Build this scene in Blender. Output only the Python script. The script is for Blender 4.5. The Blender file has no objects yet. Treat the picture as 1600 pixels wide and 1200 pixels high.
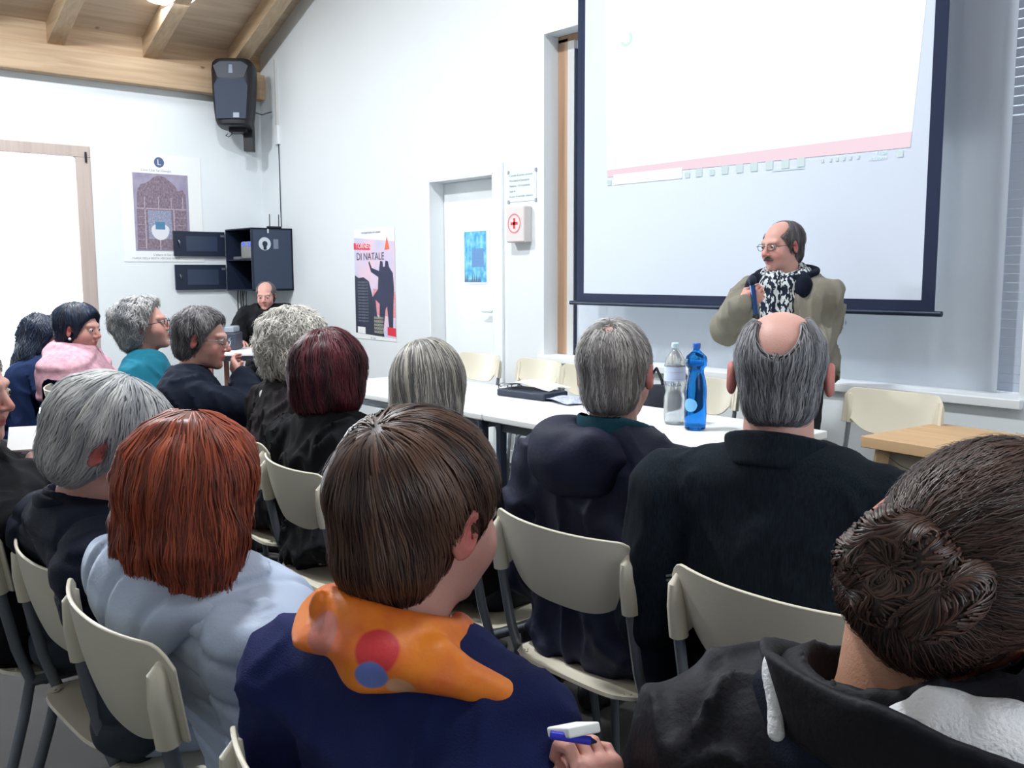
import bpy, math, random
import numpy as np
from mathutils import Vector, Matrix
from mathutils.geometry import tessellate_polygon
# ---------------------------------------------------------------- camera
CAMZ = 1.38
FPX = 1465.0                       # focal length in pixels of the 1600x1200 frame
YAW = math.radians(139.1)
PITCH = math.radians(6.8)
ROLL = math.radians(0.21)
_f = Vector((math.cos(YAW)*math.cos(PITCH), math.sin(YAW)*math.cos(PITCH), -math.sin(PITCH)))
_r0 = Vector((math.sin(YAW), -math.cos(YAW), 0))
_u0 = _r0.cross(_f)
_r = _r0*math.cos(ROLL) - _u0*math.sin(ROLL)
_u = _u0*math.cos(ROLL) + _r0*math.sin(ROLL)
CAM = Vector((0, 0, CAMZ))
sc = bpy.context.scene
camd = bpy.data.cameras.new('camera'); camo = bpy.data.objects.new('camera', camd)
sc.collection.objects.link(camo)
M3 = Matrix((( _r[0], _u[0], -_f[0]), (_r[1], _u[1], -_f[1]), (_r[2], _u[2], -_f[2])))
camo.matrix_world = Matrix.Translation(CAM) @ M3.to_4x4()
camd.sensor_width = 36.0; camd.lens = FPX/1600*36.0; camd.clip_start = 0.02
sc.camera = camo
# ---------------------------------------------------------------- world, daylight, exposure
sc.view_settings.view_transform = 'Standard'; sc.view_settings.look = 'None'
sc.view_settings.exposure = 0.0; sc.view_settings.gamma = 1.0; sc.view_settings.use_curve_mapping = False
sc.cycles.max_bounces = 8; sc.cycles.diffuse_bounces = 5; sc.cycles.glossy_bounces = 3
sc.cycles.transmission_bounces = 6; sc.cycles.transparent_max_bounces = 8
sc.cycles.caustics_reflective = False; sc.cycles.caustics_refractive = False
wd = bpy.data.worlds.new('overcast_sky'); sc.world = wd; wd.use_nodes = True
bgn = wd.node_tree.nodes['Background']; bgn.inputs[0].default_value = (0.86, 0.93, 1.0, 1); bgn.inputs[1].default_value = 3.5
def area(name, loc, direction, sx, sy, power, col, spread=180):
    l = bpy.data.lights.new(name, 'AREA'); l.shape = 'RECTANGLE'; l.size = sx; l.size_y = sy
    l.energy = power; l.color = col; l.spread = math.radians(spread)
    o = bpy.data.objects.new(name, l); sc.collection.objects.link(o)
    o.location = loc; o.rotation_euler = Vector(direction).to_track_quat('-Z', 'Z').to_euler()
    return o
DAY = (0.80, 0.90, 1.0)
area('daylight_behind_shutters', (-3.2, 5.2, 1.9), (0, -1, 0), 3.2, 2.4, 120, DAY)     # sky outside the shuttered window
area('daylight_garden_door', (-9.12, 1.85, 1.3), (1, 0, 0), 2.4, 1.9, 420, DAY)     # outside the glass door in view
area('daylight_unseen_rear_door', (-9.12, -1.6, 1.3), (1, 0, 0), 2.4, 1.9, 150, DAY)       # unseen twin put in further back on the same wall
area('daylight_unseen_right_window', (3.12, 1.5, 1.9), (-1, 0.1, 0), 1.6, 3.0, 60, DAY)  # unseen window assumed in the right wall, put in for its light
# ---------------------------------------------------------------- helpers
COL = sc.collection
def put(o, parent=None):
    COL.objects.link(o)
    if parent is not None: o.parent = parent
    return o
def tag(o, label=None, cat=None, group=None, kind=None):
    if label: o['label'] = label
    if cat: o['category'] = cat
    if group: o['group'] = group
    if kind: o['kind'] = kind
    return o
def empty(name, loc=(0,0,0), rz=0, label=None, cat=None, group=None):
    o = bpy.data.objects.new(name, None); o.empty_display_size = 0.1
    o.location = loc; o.rotation_euler = (0, 0, rz); put(o)
    return tag(o, label, cat, group)
def mesh_np(name, V, F, mat, parent=None, smooth=True, attrs=None):
    """V (n,3); F list of (m,k) int arrays, all faces of one array share k"""
    if isinstance(F, np.ndarray): F = [F]
    F = [np.asarray(f, dtype=np.int32) for f in F if len(f)]
    me = bpy.data.meshes.new(name)
    V = np.asarray(V, dtype=np.float32)
    nl = sum(f.size for f in F); nf = sum(len(f) for f in F)
    me.vertices.add(len(V)); me.vertices.foreach_set('co', V.ravel())
    me.loops.add(nl); me.loops.foreach_set('vertex_index', np.concatenate([f.ravel() for f in F]))
    me.polygons.add(nf)
    tot = np.concatenate([np.full(len(f), f.shape[1], np.int32) for f in F])
    st = np.concatenate([[0], np.cumsum(tot)[:-1]]).astype(np.int32)
    me.polygons.foreach_set('loop_start', st)
    me.update(calc_edges=True); me.validate()
    me.polygons.foreach_set('use_smooth', np.full(len(me.polygons), bool(smooth)))
    if attrs:
        for k, a in attrs.items():
            at_ = me.attributes.new(k, 'FLOAT', 'POINT'); at_.data.foreach_set('value', np.asarray(a, np.float32))
    if mat is not None: me.materials.append(mat)
    o = bpy.data.objects.new(name, me)
    return put(o, parent)
class MB:
    """collects boxes, tubes, lathes and sheets that end up as one mesh"""
    def __init__(s): s.v = []; s.f3 = []; s.f4 = []; s.n = 0
    def add(s, V, F):
        V = np.asarray(V, float).reshape(-1, 3)
        for f in F:
            if len(f) in (3, 4): (s.f4 if len(f) == 4 else s.f3).append([i + s.n for i in f])
            else:
                for t in tessellate_polygon([[Vector(V[i]) for i in f]]): s.f3.append([f[j]+s.n for j in t])
        s.v.append(V); s.n += len(V); return s
    def box(s, lo, hi, rot=None, c=None):
        x0,y0,z0 = lo; x1,y1,z1 = hi
        V = np.array([[x0,y0,z0],[x1,y0,z0],[x1,y1,z0],[x0,y1,z0],[x0,y0,z1],[x1,y0,z1],[x1,y1,z1],[x0,y1,z1]])
        if rot is not None:
            cc = V.mean(0) if c is None else np.array(c)
            V = (V-cc) @ np.array(rot.to_matrix() if hasattr(rot, 'to_matrix') else rot).T + cc
        return s.add(V, [(0,3,2,1),(4,5,6,7),(0,1,5,4),(1,2,6,5),(2,3,7,6),(3,0,4,7)])
    def tube(s, pts, r, seg=10, flat=1.0, cap=True):
        P = [Vector(p) for p in pts]; n = len(P); rr = r if hasattr(r, '__len__') else [r]*n
        prev = None; V = []
        for i, p in enumerate(P):
            t = (P[min(i+1, n-1)] - P[max(i-1, 0)]).normalized()
            if prev is None:
                a = Vector((0,0,1)) if abs(t.z) < 0.9 else Vector((1,0,0))
                u = t.cross(a).normalized()
            else: u = (prev - t*prev.dot(t)).normalized()
            w = t.cross(u); prev = u
            for k in range(seg):
                an = 2*math.pi*k/seg
                V.append(p + u*math.cos(an)*rr[i] + w*math.sin(an)*rr[i]*flat)
        F = [(i*seg+k, i*seg+(k+1)%seg, (i+1)*seg+(k+1)%seg, (i+1)*seg+k) for i in range(n-1) for k in range(seg)]
        if cap: F += [tuple(range(seg))[::-1], tuple((n-1)*seg+k for k in range(seg))]
        return s.add([tuple(v) for v in V], F)
    def lathe(s, prof, c=(0,0,0), seg=32, axis=None):
        V = [(r*math.cos(2*math.pi*k/seg), r*math.sin(2*math.pi*k/seg), z) for r, z in prof for k in range(seg)]
        if axis is not None:
            q = Vector((0,0,1)).rotation_difference(Vector(axis)); V = [tuple(q @ Vector(v)) for v in V]
        V = [(v[0]+c[0], v[1]+c[1], v[2]+c[2]) for v in V]
        F = [(i*seg+k, i*seg+(k+1)%seg, (i+1)*seg+(k+1)%seg, (i+1)*seg+k) for i in range(len(prof)-1) for k in range(seg)]
        return s.add(V, F)
    def sheet(s, G, thick=0.0, nrm=None):
        """G (nu,nv,3) grid; with thick it becomes a closed slab"""
        G = np.asarray(G, float); nu, nv = G.shape[:2]
        def idx(a, b, o=0): return o + a*nv + b
        F = [(idx(a,b), idx(a+1,b), idx(a+1,b+1), idx(a,b+1)) for a in range(nu-1) for b in range(nv-1)]
        if not thick: return s.add(G.reshape(-1,3), F)
        if nrm is None:
            du = np.gradient(G, axis=0); dv = np.gradient(G, axis=1); N = np.cross(du, dv); N /= (np.linalg.norm(N, axis=2, keepdims=True)+1e-9)
        else: N = np.broadcast_to(np.array(nrm, float), G.shape)
        H = G - N*thick; o = nu*nv
        F += [(idx(a,b+1,o), idx(a+1,b+1,o), idx(a+1,b,o), idx(a,b,o)) for a in range(nu-1) for b in range(nv-1)]
        ed = [(a,0) for a in range(nu)] + [(nu-1,b) for b in range(1,nv)] + [(a,nv-1) for a in range(nu-2,-1,-1)] + [(0,b) for b in range(nv-2,0,-1)]
        for i in range(len(ed)):
            p, q = ed[i], ed[(i+1) % len(ed)]
            F.append((idx(*q), idx(*p), idx(*p, o), idx(*q, o)))
        return s.add(np.concatenate([G.reshape(-1,3), H.reshape(-1,3)]), F)
    def build(s, name, mat, parent=None, smooth=False, bevel=0, kind=None, seg=2):
        o = mesh_np(name, np.concatenate(s.v), [np.array(s.f4).reshape(-1,4), np.array(s.f3).reshape(-1,3)], mat, parent, smooth)
        if bevel:
            m = o.modifiers.new('bevel', 'BEVEL'); m.width = bevel; m.segments = seg; m.limit_method = 'ANGLE'; m.angle_limit = math.radians(40)
            o.data.polygons.foreach_set('use_smooth', np.full(len(o.data.polygons), True))
            w = o.modifiers.new('wn', 'WEIGHTED_NORMAL'); w.keep_sharp = True
        elif smooth: 
            try: o.data.set_sharp_from_angle(angle=math.radians(38))
            except Exception: pass
        if kind: o['kind'] = kind
        return o
def rz(a): return Matrix.Rotation(a, 3, 'Z')
# ---------------------------------------------------------------- materials
def srgb(c): return tuple(((v/255)/12.92 if v/255 <= 0.04045 else ((v/255+0.055)/1.055)**2.4) for v in c)
def mat(name, rgb, rough=0.6, metal=0, bump=0, bscale=60, var=0.0, vscale=8, stretch=(1,1,1), emis=None, estr=0, trans=0, ior=1.45, sss=0, sheen=0, attr=None, rgb2=None, coat=0, alpha=1, spec=0.5):
    m = bpy.data.materials.new(name); m.use_nodes = True
    nt = m.node_tree; b = nt.nodes['Principled BSDF']; L = nt.links
    c = srgb(rgb)
    b.inputs['Base Color'].default_value = (*c, 1); b.inputs['Roughness'].default_value = rough; b.inputs['Metallic'].default_value = metal
    b.inputs['IOR'].default_value = ior; b.inputs['Transmission Weight'].default_value = trans
    b.inputs['Specular IOR Level'].default_value = spec
    if sss: b.inputs['Subsurface Weight'].default_value = sss; b.inputs['Subsurface Radius'].default_value = (1, .35, .2); b.inputs['Subsurface Scale'].default_value = 0.008
    if sheen: b.inputs['Sheen Weight'].default_value = sheen; b.inputs['Sheen Roughness'].default_value = 0.5
    if coat: b.inputs['Coat Weight'].default_value = coat
    if alpha < 1: b.inputs['Alpha'].default_value = alpha
    if emis: b.inputs['Emission Color'].default_value = (*srgb(emis), 1); b.inputs['Emission Strength'].default_value = estr
    if bump or var or attr:
        tc = nt.nodes.new('ShaderNodeTexCoord'); mp = nt.nodes.new('ShaderNodeMapping'); mp.inputs['Scale'].default_value = stretch
        L.new(tc.outputs['Object'], mp.inputs[0])
    if bump:
        n = nt.nodes.new('ShaderNodeTexNoise'); n.inputs['Scale'].default_value = bscale; n.inputs['Detail'].default_value = 4
        L.new(mp.outputs[0], n.inputs['Vector'])
        bp = nt.nodes.new('ShaderNodeBump'); bp.inputs['Strength'].default_value = min(1, bump); bp.inputs['Distance'].default_value = 0.002 if bump <= 1 else 0.002*bump
        L.new(n.outputs['Fac'], bp.inputs['Height']); L.new(bp.outputs[0], b.inputs['Normal'])
    src = None
    if var or rgb2:
        n2 = nt.nodes.new('ShaderNodeTexNoise'); n2.inputs['Scale'].default_value = vscale; n2.inputs['Detail'].default_value = 5
        if bump or var or attr: L.new(mp.outputs[0], n2.inputs['Vector'])
        mx = nt.nodes.new('ShaderNodeMix'); mx.data_type = 'RGBA'
        c2 = srgb(rgb2) if rgb2 else tuple(v*(1-var) for v in c)
        mr = nt.nodes.new('ShaderNodeMapRange'); mr.inputs[1].default_value = 0.35; mr.inputs[2].default_value = 0.65
        L.new(n2.outputs['Fac'], mr.inputs[0]); L.new(mr.outputs[0], mx.inputs[0])
        mx.inputs[6].default_value = (*c, 1); mx.inputs[7].default_value = (*c2, 1); src = mx.outputs[2]
    if attr:                                   # attr = (attribute name, rgb at 1): a second colour the thing itself has
        a = nt.nodes.new('ShaderNodeAttribute'); a.attribute_name = attr[0]
        m2 = nt.nodes.new('ShaderNodeMix'); m2.data_type = 'RGBA'; L.new(a.outputs['Fac'], m2.inputs[0])
        if src: L.new(src, m2.inputs[6])
        else: m2.inputs[6].default_value = (*c, 1)
        m2.inputs[7].default_value = (*srgb(attr[1]), 1); src = m2.outputs[2]
    if src: L.new(src, b.inputs['Base Color'])
    return m
def wood_mat(name, c1, c2, axis=0, scale=6.0):
    m = bpy.data.materials.new(name); m.use_nodes = True; nt = m.node_tree; b = nt.nodes['Principled BSDF']; L = nt.links
    tc = nt.nodes.new('ShaderNodeTexCoord'); mp = nt.nodes.new('ShaderNodeMapping')
    s = [scale*4]*3; s[axis] = scale*0.22; mp.inputs['Scale'].default_value = s
    L.new(tc.outputs['Object'], mp.inputs[0])
    n = nt.nodes.new('ShaderNodeTexNoise'); n.inputs['Scale'].default_value = 1.0; n.inputs['Detail'].default_value = 6; n.inputs['Distortion'].default_value = 0.6
    L.new(mp.outputs[0], n.inputs['Vector'])
    r = nt.nodes.new('ShaderNodeValToRGB'); r.color_ramp.elements[0].position = 0.3; r.color_ramp.elements[1].position = 0.7
    r.color_ramp.elements[0].color = (*srgb(c1), 1); r.color_ramp.elements[1].color = (*srgb(c2), 1)
    L.new(n.outputs['Fac'], r.inputs[0])
    v = nt.nodes.new('ShaderNodeTexVoronoi'); v.inputs['Scale'].default_value = 2.3         # knots
    L.new(tc.outputs['Object'], v.inputs['Vector'])
    mr = nt.nodes.new('ShaderNodeMapRange'); mr.inputs[1].default_value = 0.03; mr.inputs[2].default_value = 0.075
    L.new(v.outputs['Distance'], mr.inputs[0])
    mx = nt.nodes.new('ShaderNodeMix'); mx.data_type = 'RGBA'; L.new(mr.outputs[0], mx.inputs[0])
    mx.inputs[6].default_value = (*srgb(tuple(x*0.55 for x in c1)), 1); L.new(r.outputs[0], mx.inputs[7])
    L.new(mx.outputs[2], b.inputs['Base Color']); b.inputs['Roughness'].default_value = 0.6
    return m
M_wall = mat('white_plaster', (232,238,242), 0.9, bump=0.25, bscale=90, var=0.02, vscale=1.5)
M_white = mat('white_paint', (236,240,243), 0.5)
M_floor = mat('dark_tiles', (44,43,42), 0.7, spec=.25, var=0.25, vscale=3)
M_fir = wood_mat('fir_beam', (168,140,112), (194,168,138), 1)
M_firx = wood_mat('fir_rafter', (180,154,124), (204,180,150), 0)
M_plank = wood_mat('fir_plank', (190,170,146), (212,194,172), 1, 5)
M_frame = wood_mat('pale_frame_wood', (180,164,158), (196,180,172), 2)
M_post = wood_mat('oak_post', (172,138,110), (190,156,128), 2)
M_glass = mat('glass', (255,255,255), 0.02, trans=1, ior=1.02)
M_black = mat('black_plastic', (22,24,30), 0.45)
M_rack = mat('blue_black_steel', (30,40,60), 0.42, bump=0.1)
M_grill = mat('smoked_glass', (52,64,86), 0.35)
M_chrome = mat('chrome', (200,205,210), 0.2, metal=1)
M_screen = mat('screen_cloth', (214,224,240), 0.9)
M_border = mat('screen_border', (18,32,62), 0.8)
M_cream = mat('cream_plastic', (214,208,190), 0.38, bump=0.15, bscale=300)
M_tube = mat('grey_painted_steel', (120,126,134), 0.35, metal=0.3)
M_table = mat('white_laminate', (238,240,240), 0.35)
M_dark = mat('dark_steel', (34,46,66), 0.4, metal=0.3)
M_paper = mat('paper', (240,242,242), 0.8)
# ================================================================ the hall
WX, FY, NX0, NX1, SZ0, SZ1, ND = -8.9, 4.4, -4.742, -1.645, 0.812, 2.95, 0.13
RX, BY = 3.0, -5.0
SL = 0.41; Z0 = 3.50
def roof(x): return Z0 + SL*(x-WX) if x < -2.9 else Z0 + SL*(-2.9-WX) - SL*(x+2.9)
MB().box((WX-.2, BY-.2, -.1), (RX+.2, FY+.4, 0)).build('floor', M_floor, kind='structure')
# left wall with two glass doors, the rear one unseen
LD = [(0.95, 2.751), (-2.5, -0.7)]
m = MB()
ys = [BY-.2, LD[1][0], LD[1][1], LD[0][0], LD[0][1], FY+.2]
for a, b in ((0,1),(2,3),(4,5)): m.box((WX-.2, ys[a], 0), (WX, ys[b], 3.62))
for a, b in LD: m.box((WX-.2, a, 2.503), (WX, b, 3.62))
m.build('wall_left', M_wall, kind='structure')
# front wall: door opening and blind window niche
DX0, DX1, DZ = -6.047, -5.26, 2.085
m = MB()
def wallcell(m, xa, xb, za, zb, ya=FY, yb=FY+.3):
    if zb is None:                                  # up to the sloping roof
        n = 12
        for i in range(n):
            a = xa+(xb-xa)*i/n; b = xa+(xb-xa)*(i+1)/n; ta, tb = roof(a)+.02, roof(b)+.02
            V = [(a,ya,za),(b,ya,za),(b,yb,za),(a,yb,za),(a,ya,ta),(b,ya,tb),(b,yb,tb),(a,yb,ta)]
            m.add(V, [(0,3,2,1),(4,5,6,7),(0,1,5,4),(1,2,6,5),(2,3,7,6),(3,0,4,7)])
    else: m.box((xa, ya, za), (xb, yb, zb))
wallcell(m, WX, DX0, 0, None); wallcell(m, DX0, DX1, DZ, None); wallcell(m, DX1, NX0, 0, None)
wallcell(m, NX0, NX1, 0, SZ0-.02); wallcell(m, NX0, NX1, SZ1, None); wallcell(m, NX1, RX, 0, None)
m.build('wall_front', M_wall, kind='structure')
m = MB(); m.box((RX, BY-.2, 0), (RX+.2, 0.6, 3.4)); m.box((RX, 2.3, 0), (RX+.2, FY+.4, 3.4)); m.box((RX, .6, 0), (RX+.2, 2.3, .8)); m.box((RX, .6, 2.9), (RX+.2, 2.3, 3.4))
m.build('wall_right', M_wall, kind='structure')
m = MB(); wallcell(m, WX, -2.9, 0, None, BY-.2, BY); wallcell(m, -2.9, RX, 0, None, BY-.2, BY); m.build('wall_back', M_wall, kind='structure')
m = MB()
for xa, xb in ((WX-.2, -2.9), (-2.9, RX+.3)):
    V = [(xa,BY-.3,roof(xa)),(xb,BY-.3,roof(-2.9) if xb==-2.9 else roof(xb)),(xb,FY+.4,roof(xb)),(xa,FY+.4,roof(xa)),
         (xa,BY-.3,roof(xa)+.1),(xb,BY-.3,roof(xb)+.1),(xb,FY+.4,roof(xb)+.1),(xa,FY+.4,roof(xa)+.1)]
    m.add(V, [(0,3,2,1),(4,5,6,7),(0,1,5,4),(1,2,6,5),(2,3,7,6),(3,0,4,7)])
ceil_o = m.build('ceiling', M_plank, kind='structure')
# plank joints run along y: grooves as dark gaps in the material
nt = M_plank.node_tree
tc = nt.nodes.new('ShaderNodeTexCoord'); w = nt.nodes.new('ShaderNodeTexWave'); w.wave_type = 'BANDS'; w.bands_direction = 'X'; w.inputs['Scale'].default_value = 2.2; w.wave_profile = 'SAW'
nt.links.new(tc.outputs['Object'], w.inputs['Vector'])
bp = nt.nodes.new('ShaderNodeBump'); bp.inputs['Strength'].default_value = 0.6; bp.inputs['Distance'].default_value = 0.01
nt.links.new(w.outputs['Fac'], bp.inputs['Height']); nt.links.new(bp.outputs[0], nt.nodes['Principled BSDF'].inputs['Normal'])
MB().box((WX, BY, 3.073), (WX+.13, FY, 3.31)).build('trim_1', M_fir, kind='structure', bevel=.008)['label'] = 'long fir wall beam under the rafters'
# boards closing the gap between the rafters above the wall beam
MB().box((WX, BY, 3.31), (WX+.03, FY, 3.52)).build('trim_2', M_fir, kind='structure')
yc = 4.13; k = 0
while yc > BY:
    m = MB()
    for xa, xb in ((WX+.02, -2.9), (-2.9, RX)):
        za, zb = roof(xa), roof(xb)
        V = [(xa,yc-.07,za-.175),(xb,yc-.07,zb-.175),(xb,yc+.07,zb-.175),(xa,yc+.07,za-.175),(xa,yc-.07,za),(xb,yc-.07,zb),(xb,yc+.07,zb),(xa,yc+.07,za)]
        m.add(V, [(0,3,2,1),(4,5,6,7),(0,1,5,4),(1,2,6,5),(2,3,7,6),(3,0,4,7)])
        if xa < -3: m2 = m
    k += 1
    m.build('trim_%d' % (k+2), M_firx, kind='structure', bevel=.006)
    yc -= .81
# ---- glass door in the left wall (window_1) and its unseen twin put in further back
for i, (a, b) in enumerate(LD):
    m = MB(); fw = .10; xo = WX-.06
    m.box((xo, a, 2.503-fw), (xo+.07, b, 2.503)); m.box((xo, a, 0), (xo+.07, b, .12))
    m.box((xo, a, .12), (xo+.07, a+fw, 2.403)); m.box((xo, b-fw-.03, .12), (xo+.07, b, 2.403)); m.box((xo, (a+b)/2-.05, .12), (xo+.07, (a+b)/2+.05, 2.403))
    w_ = m.build('window_%d' % (i+1), M_frame, kind='structure', bevel=.006)
    MB().box((xo+.03, a+fw, .12), (xo+.036, b-fw, 2.403)).build('window_pane', M_glass, w_)
    MB().box((xo+.07, b-.05, 2.36), (xo+.085, b-.035, 2.45)).build('hinge', M_dark, w_)
# ---- screen window niche: oak post, frame, cable strip, shutters, sheer roller blind
m = MB(); m.box((NX0, FY+ND, SZ0), (-4.645, FY+ND+.07, SZ1-.02)); m.box((NX0, FY+ND, SZ1-.045), (NX1, FY+ND+.07, SZ1))
wf = m.build('window_3', M_post, kind='structure', bevel=.003)
m = MB(); m.box((-4.645, FY+ND-.004, SZ0), (-4.583, FY+ND+.05, SZ1-.045)); m.build('window_frame', mat('grey_frame', (206,206,206), .5), wf)
MB().box((-4.583, FY+ND+.0, SZ0), (-4.575, FY+ND+.05, SZ1-.1)).build('blind_cord', M_dark, wf)
M_shut = mat('shutter_slat', (168,180,196), .55)
m = MB()
z = SZ0+.01
while z < SZ1-.06:
    gap = .008 if z > 2.0 else (.0012 if z > 1.3 else -.001)
    m.box((-2.6, FY+.24, z), (NX1, FY+.252, z+.0425-gap)); m.box((-4.575, FY+.24, z), (-2.6, FY+.252, z+.037)); z += .0425
m.build('shutter', M_shut, wf)
m = MB(); z = SZ0+.0015
while z < SZ1-.06:
    m.box((-1.86, FY+.225, z), (NX1-.002, FY+.235, z+.0425-(.007 if z > 2.02 else .0012))); z += .0425
m.box((-2.6, FY+.225, 2.0), (-1.87, FY+.235, SZ1-.04)); m.build('slats_and_shade_plate', mat('slat_grey', (184,192,206), .5), wf)  # solid plate added to hold light back from the curtain's upper right
nt = M_shut.node_tree; tr = nt.nodes.new('ShaderNodeBsdfTranslucent'); tr.inputs[0].default_value = (.80,.80,.78,1); ms = nt.nodes.new('ShaderNodeMixShader'); ms.inputs[0].default_value = .45
nt.links.new(nt.nodes['Principled BSDF'].outputs[0], ms.inputs[1]); nt.links.new(tr.outputs[0], ms.inputs[2]); nt.links.new(ms.outputs[0], nt.nodes['Material Output'].inputs[0])
M_sheer = mat('sheer_blind', (214,220,232), .9, bump=.2, bscale=200, trans=0)
b_ = M_sheer.node_tree.nodes['Principled BSDF']
nt = M_sheer.node_tree; tr = nt.nodes.new('ShaderNodeBsdfTranslucent'); tr.inputs[0].default_value = (.88,.89,.88,1); ms = nt.nodes.new('ShaderNodeMixShader'); ms.inputs[0].default_value = .5
nt.links.new(b_.outputs[0], ms.inputs[1]); nt.links.new(tr.outputs[0], ms.inputs[2]); nt.links.new(ms.outputs[0], nt.nodes['Material Output'].inputs[0])
n = 90; G = np.zeros((n, 2, 3)); xs = np.linspace(-4.60, -1.80, n)
G[:,:,0] = xs[:,None]; G[:,:,1] = (FY+.15+.004*np.sin(xs*23)+.003*np.sin(xs*51+1))[:,None]; G[:,0,2] = SZ0+.002; G[:,1,2] = SZ1-.03
MB().sheet(G, .002).build('sheer_curtain', M_sheer, wf, smooth=True)
MB().box((NX0-.03, FY-.035, SZ0-.045), (NX1+.02, FY+ND+.12, SZ0)).build('trim_20', M_white, kind='structure', bevel=.006)['label'] = 'white window sill under the projection screen'
# door in the front wall
m = MB(); yd = FY+.12; e = .075
for lo, hi in (((DX0, FY-.02, 0), (DX0+.012, yd+.05, DZ)), ((DX1-.012, FY-.02, 0), (DX1, yd+.05, DZ)), ((DX0, FY-.02, DZ-.012), (DX1, yd+.05, DZ)),
               ((DX0-e*0.2, FY-.019, 0), (DX0-.0005, FY, DZ)), ((DX1+.0005, FY-.021, 0), (DX1+.10, FY, DZ+.07)), ((DX0-.013, FY-.02, DZ+.0005), (DX1-.0005, FY, DZ+.07))): m.box(lo, hi)
df = m.build('door_1', M_white, kind='structure', bevel=.003)
dl = MB().box((DX0+.013, yd, .01), (DX1-.013, yd+.04, DZ-.013)).build('door_leaf', mat('door_white', (238,243,245), .45), df)
m = MB().box((-5.40, yd-.012, 1.02), (-5.36, yd, 1.16)).tube([(-5.38, yd-.012, 1.09), (-5.38, yd-.055, 1.09), (-5.50, yd-.055, 1.09)], .009)
m.build('door_handle', mat('pale_metal', (205,222,220), .4, metal=.4), df, smooth=True)
# skirting
MB().box((WX, LD[0][1], 0), (WX+.012, FY, .09)).build('baseboard_left', M_white, kind='structure')
m = MB().box((WX+.012, FY-.012, 0), (DX0-.016, FY, .09)).box((DX1+.10, FY-.012, 0), (RX, FY, .09)); m.build('baseboard_front', M_white, kind='structure')
# cable duct in the corner with the wire under it
g = empty('cable_duct', (-8.525, FY-.001, 0), 0, 'thin vertical white cable duct and dark wire above the black wall rack', 'cable duct')
MB().box((-.012, -.022, 2.80), (.012, 0, 3.42)).build('duct', mat('duct_plastic', (206,205,205), .5), g, bevel=.002)
MB().box((-.03, -.028, 2.62), (.03, 0, 2.80)).build('junction_box', M_white, g, bevel=.003)
MB().tube([(.006, -.006, 2.64), (.006, -.006, 1.83)], .0045, 6).build('wire', M_dark, g)

# ================================================================ projection screen
SY = 4.28
g = empty('projection_screen', (-3.15, SY, 0), 0, 'large pull-down projection screen with dark blue border hanging before the window', 'projection screen')
xl, xr = -4.295+3.15-.005, -1.985+3.15
def P(x): return x+3.15
MB().box((xl+.062, -.001, 1.245), (xr-.062, .001, 3.6)).build('screen_cloth', M_screen, g)
m = MB().box((xl, -.002, 1.19), (xl+.062, .002, 3.6)).box((xr-.062, -.002, 1.19), (xr, .002, 3.6)).box((xl+.062, -.002, 1.19), (xr-.062, .002, 1.245))
m.build('border', M_border, g)
MB().tube([(xl-.06, 0, 1.183), (xr+.035, 0, 1.183)], .013, 12).build('bottom_bar', M_dark, g, smooth=True)
MB().box((xl-.08, -.05, 3.6), (xr+.06, .06, 3.72)).build('casing', M_white, g, bevel=.01)
# projector light on the cloth put in as a flat glowing sheet with the desktop's marks
def glow(name, rgb, s): return mat(name, (0,0,0), 1, emis=rgb, estr=s, spec=0)
py = -.0045
def rect(x0, z0, x1, z1, x0b=None, x1b=None, y=py, z0r=None, z1r=None):
    """quad on the screen, world x; x0b/x1b the lower corners; z0r, z1r the heights at the right end"""
    x0b = x0 if x0b is None else x0b; x1b = x1 if x1b is None else x1b; z0r = z0 if z0r is None else z0r; z1r = z1 if z1r is None else z1r
    return [(P(x0b), y, z0), (P(x1b), y, z0r), (P(x1), y, z1r), (P(x0), y, z1)]
img = MB().add(rect(-4.075, 1.998, -2.03, 3.45, -4.039, -2.128, z0r=2.015), [(0,1,2,3)]).build('projected_picture', glow('projected_white', (250,252,255), 1.25), g)
MB().add(rect(-4.039, 1.955, -2.128, 1.998, -4.038, -2.133, z0r=1.945, z1r=2.015), [(0,1,2,3)]).build('status_bar', glow('projected_pink', (252,226,236), 1.0), img)
MB().add(rect(-3.985, 1.905, -3.46, 1.966, y=py-.001), [(0,1,2,3)]).build('search_box', glow('projected_box', (246,251,255), 1.15), img)
m = MB(); rr = random.Random(4)
for px_ in (-4.02, -3.42, -3.34, -3.25, -3.165, -3.07, -2.98, -2.885, -2.79, -2.70):
    w_ = .016 if px_ in (-4.02, -3.42, -3.25) else .022; m.add(rect(px_-w_, 1.905, px_+w_, 1.905+2*w_, y=py-.001), [(0,1,2,3)])
for px_ in (-2.58, -2.535, -2.50, -2.465, -2.43, -2.39): m.add(rect(px_-.007, 1.915, px_+.007, 1.935, y=py-.001), [(0,1,2,3)])
m.add(rect(-2.195, 1.905, -2.165, 1.938, y=py-.001), [(0,1,2,3)])
m.add(rect(-2.87, 1.895, -2.68, 1.899, y=py-.001), [(0,1,2,3)])
m.build('taskbar_icons', glow('projected_icons', (224,244,248), .95), img)
m = MB(); 
for a in range(10):
    t0 = a/9*2*math.pi*.55+3.4; m.add([(P(-3.89)+.05*math.cos(t0+d)*1.0*s_, py-.001, 2.745+.045*math.sin(t0+d)*s_) for s_ in (1,.55) for d in (0,.42)], [(0,1,3,2)])
m.build('picture_mark', glow('projected_mark', (214,244,236), 1.1), img)
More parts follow.
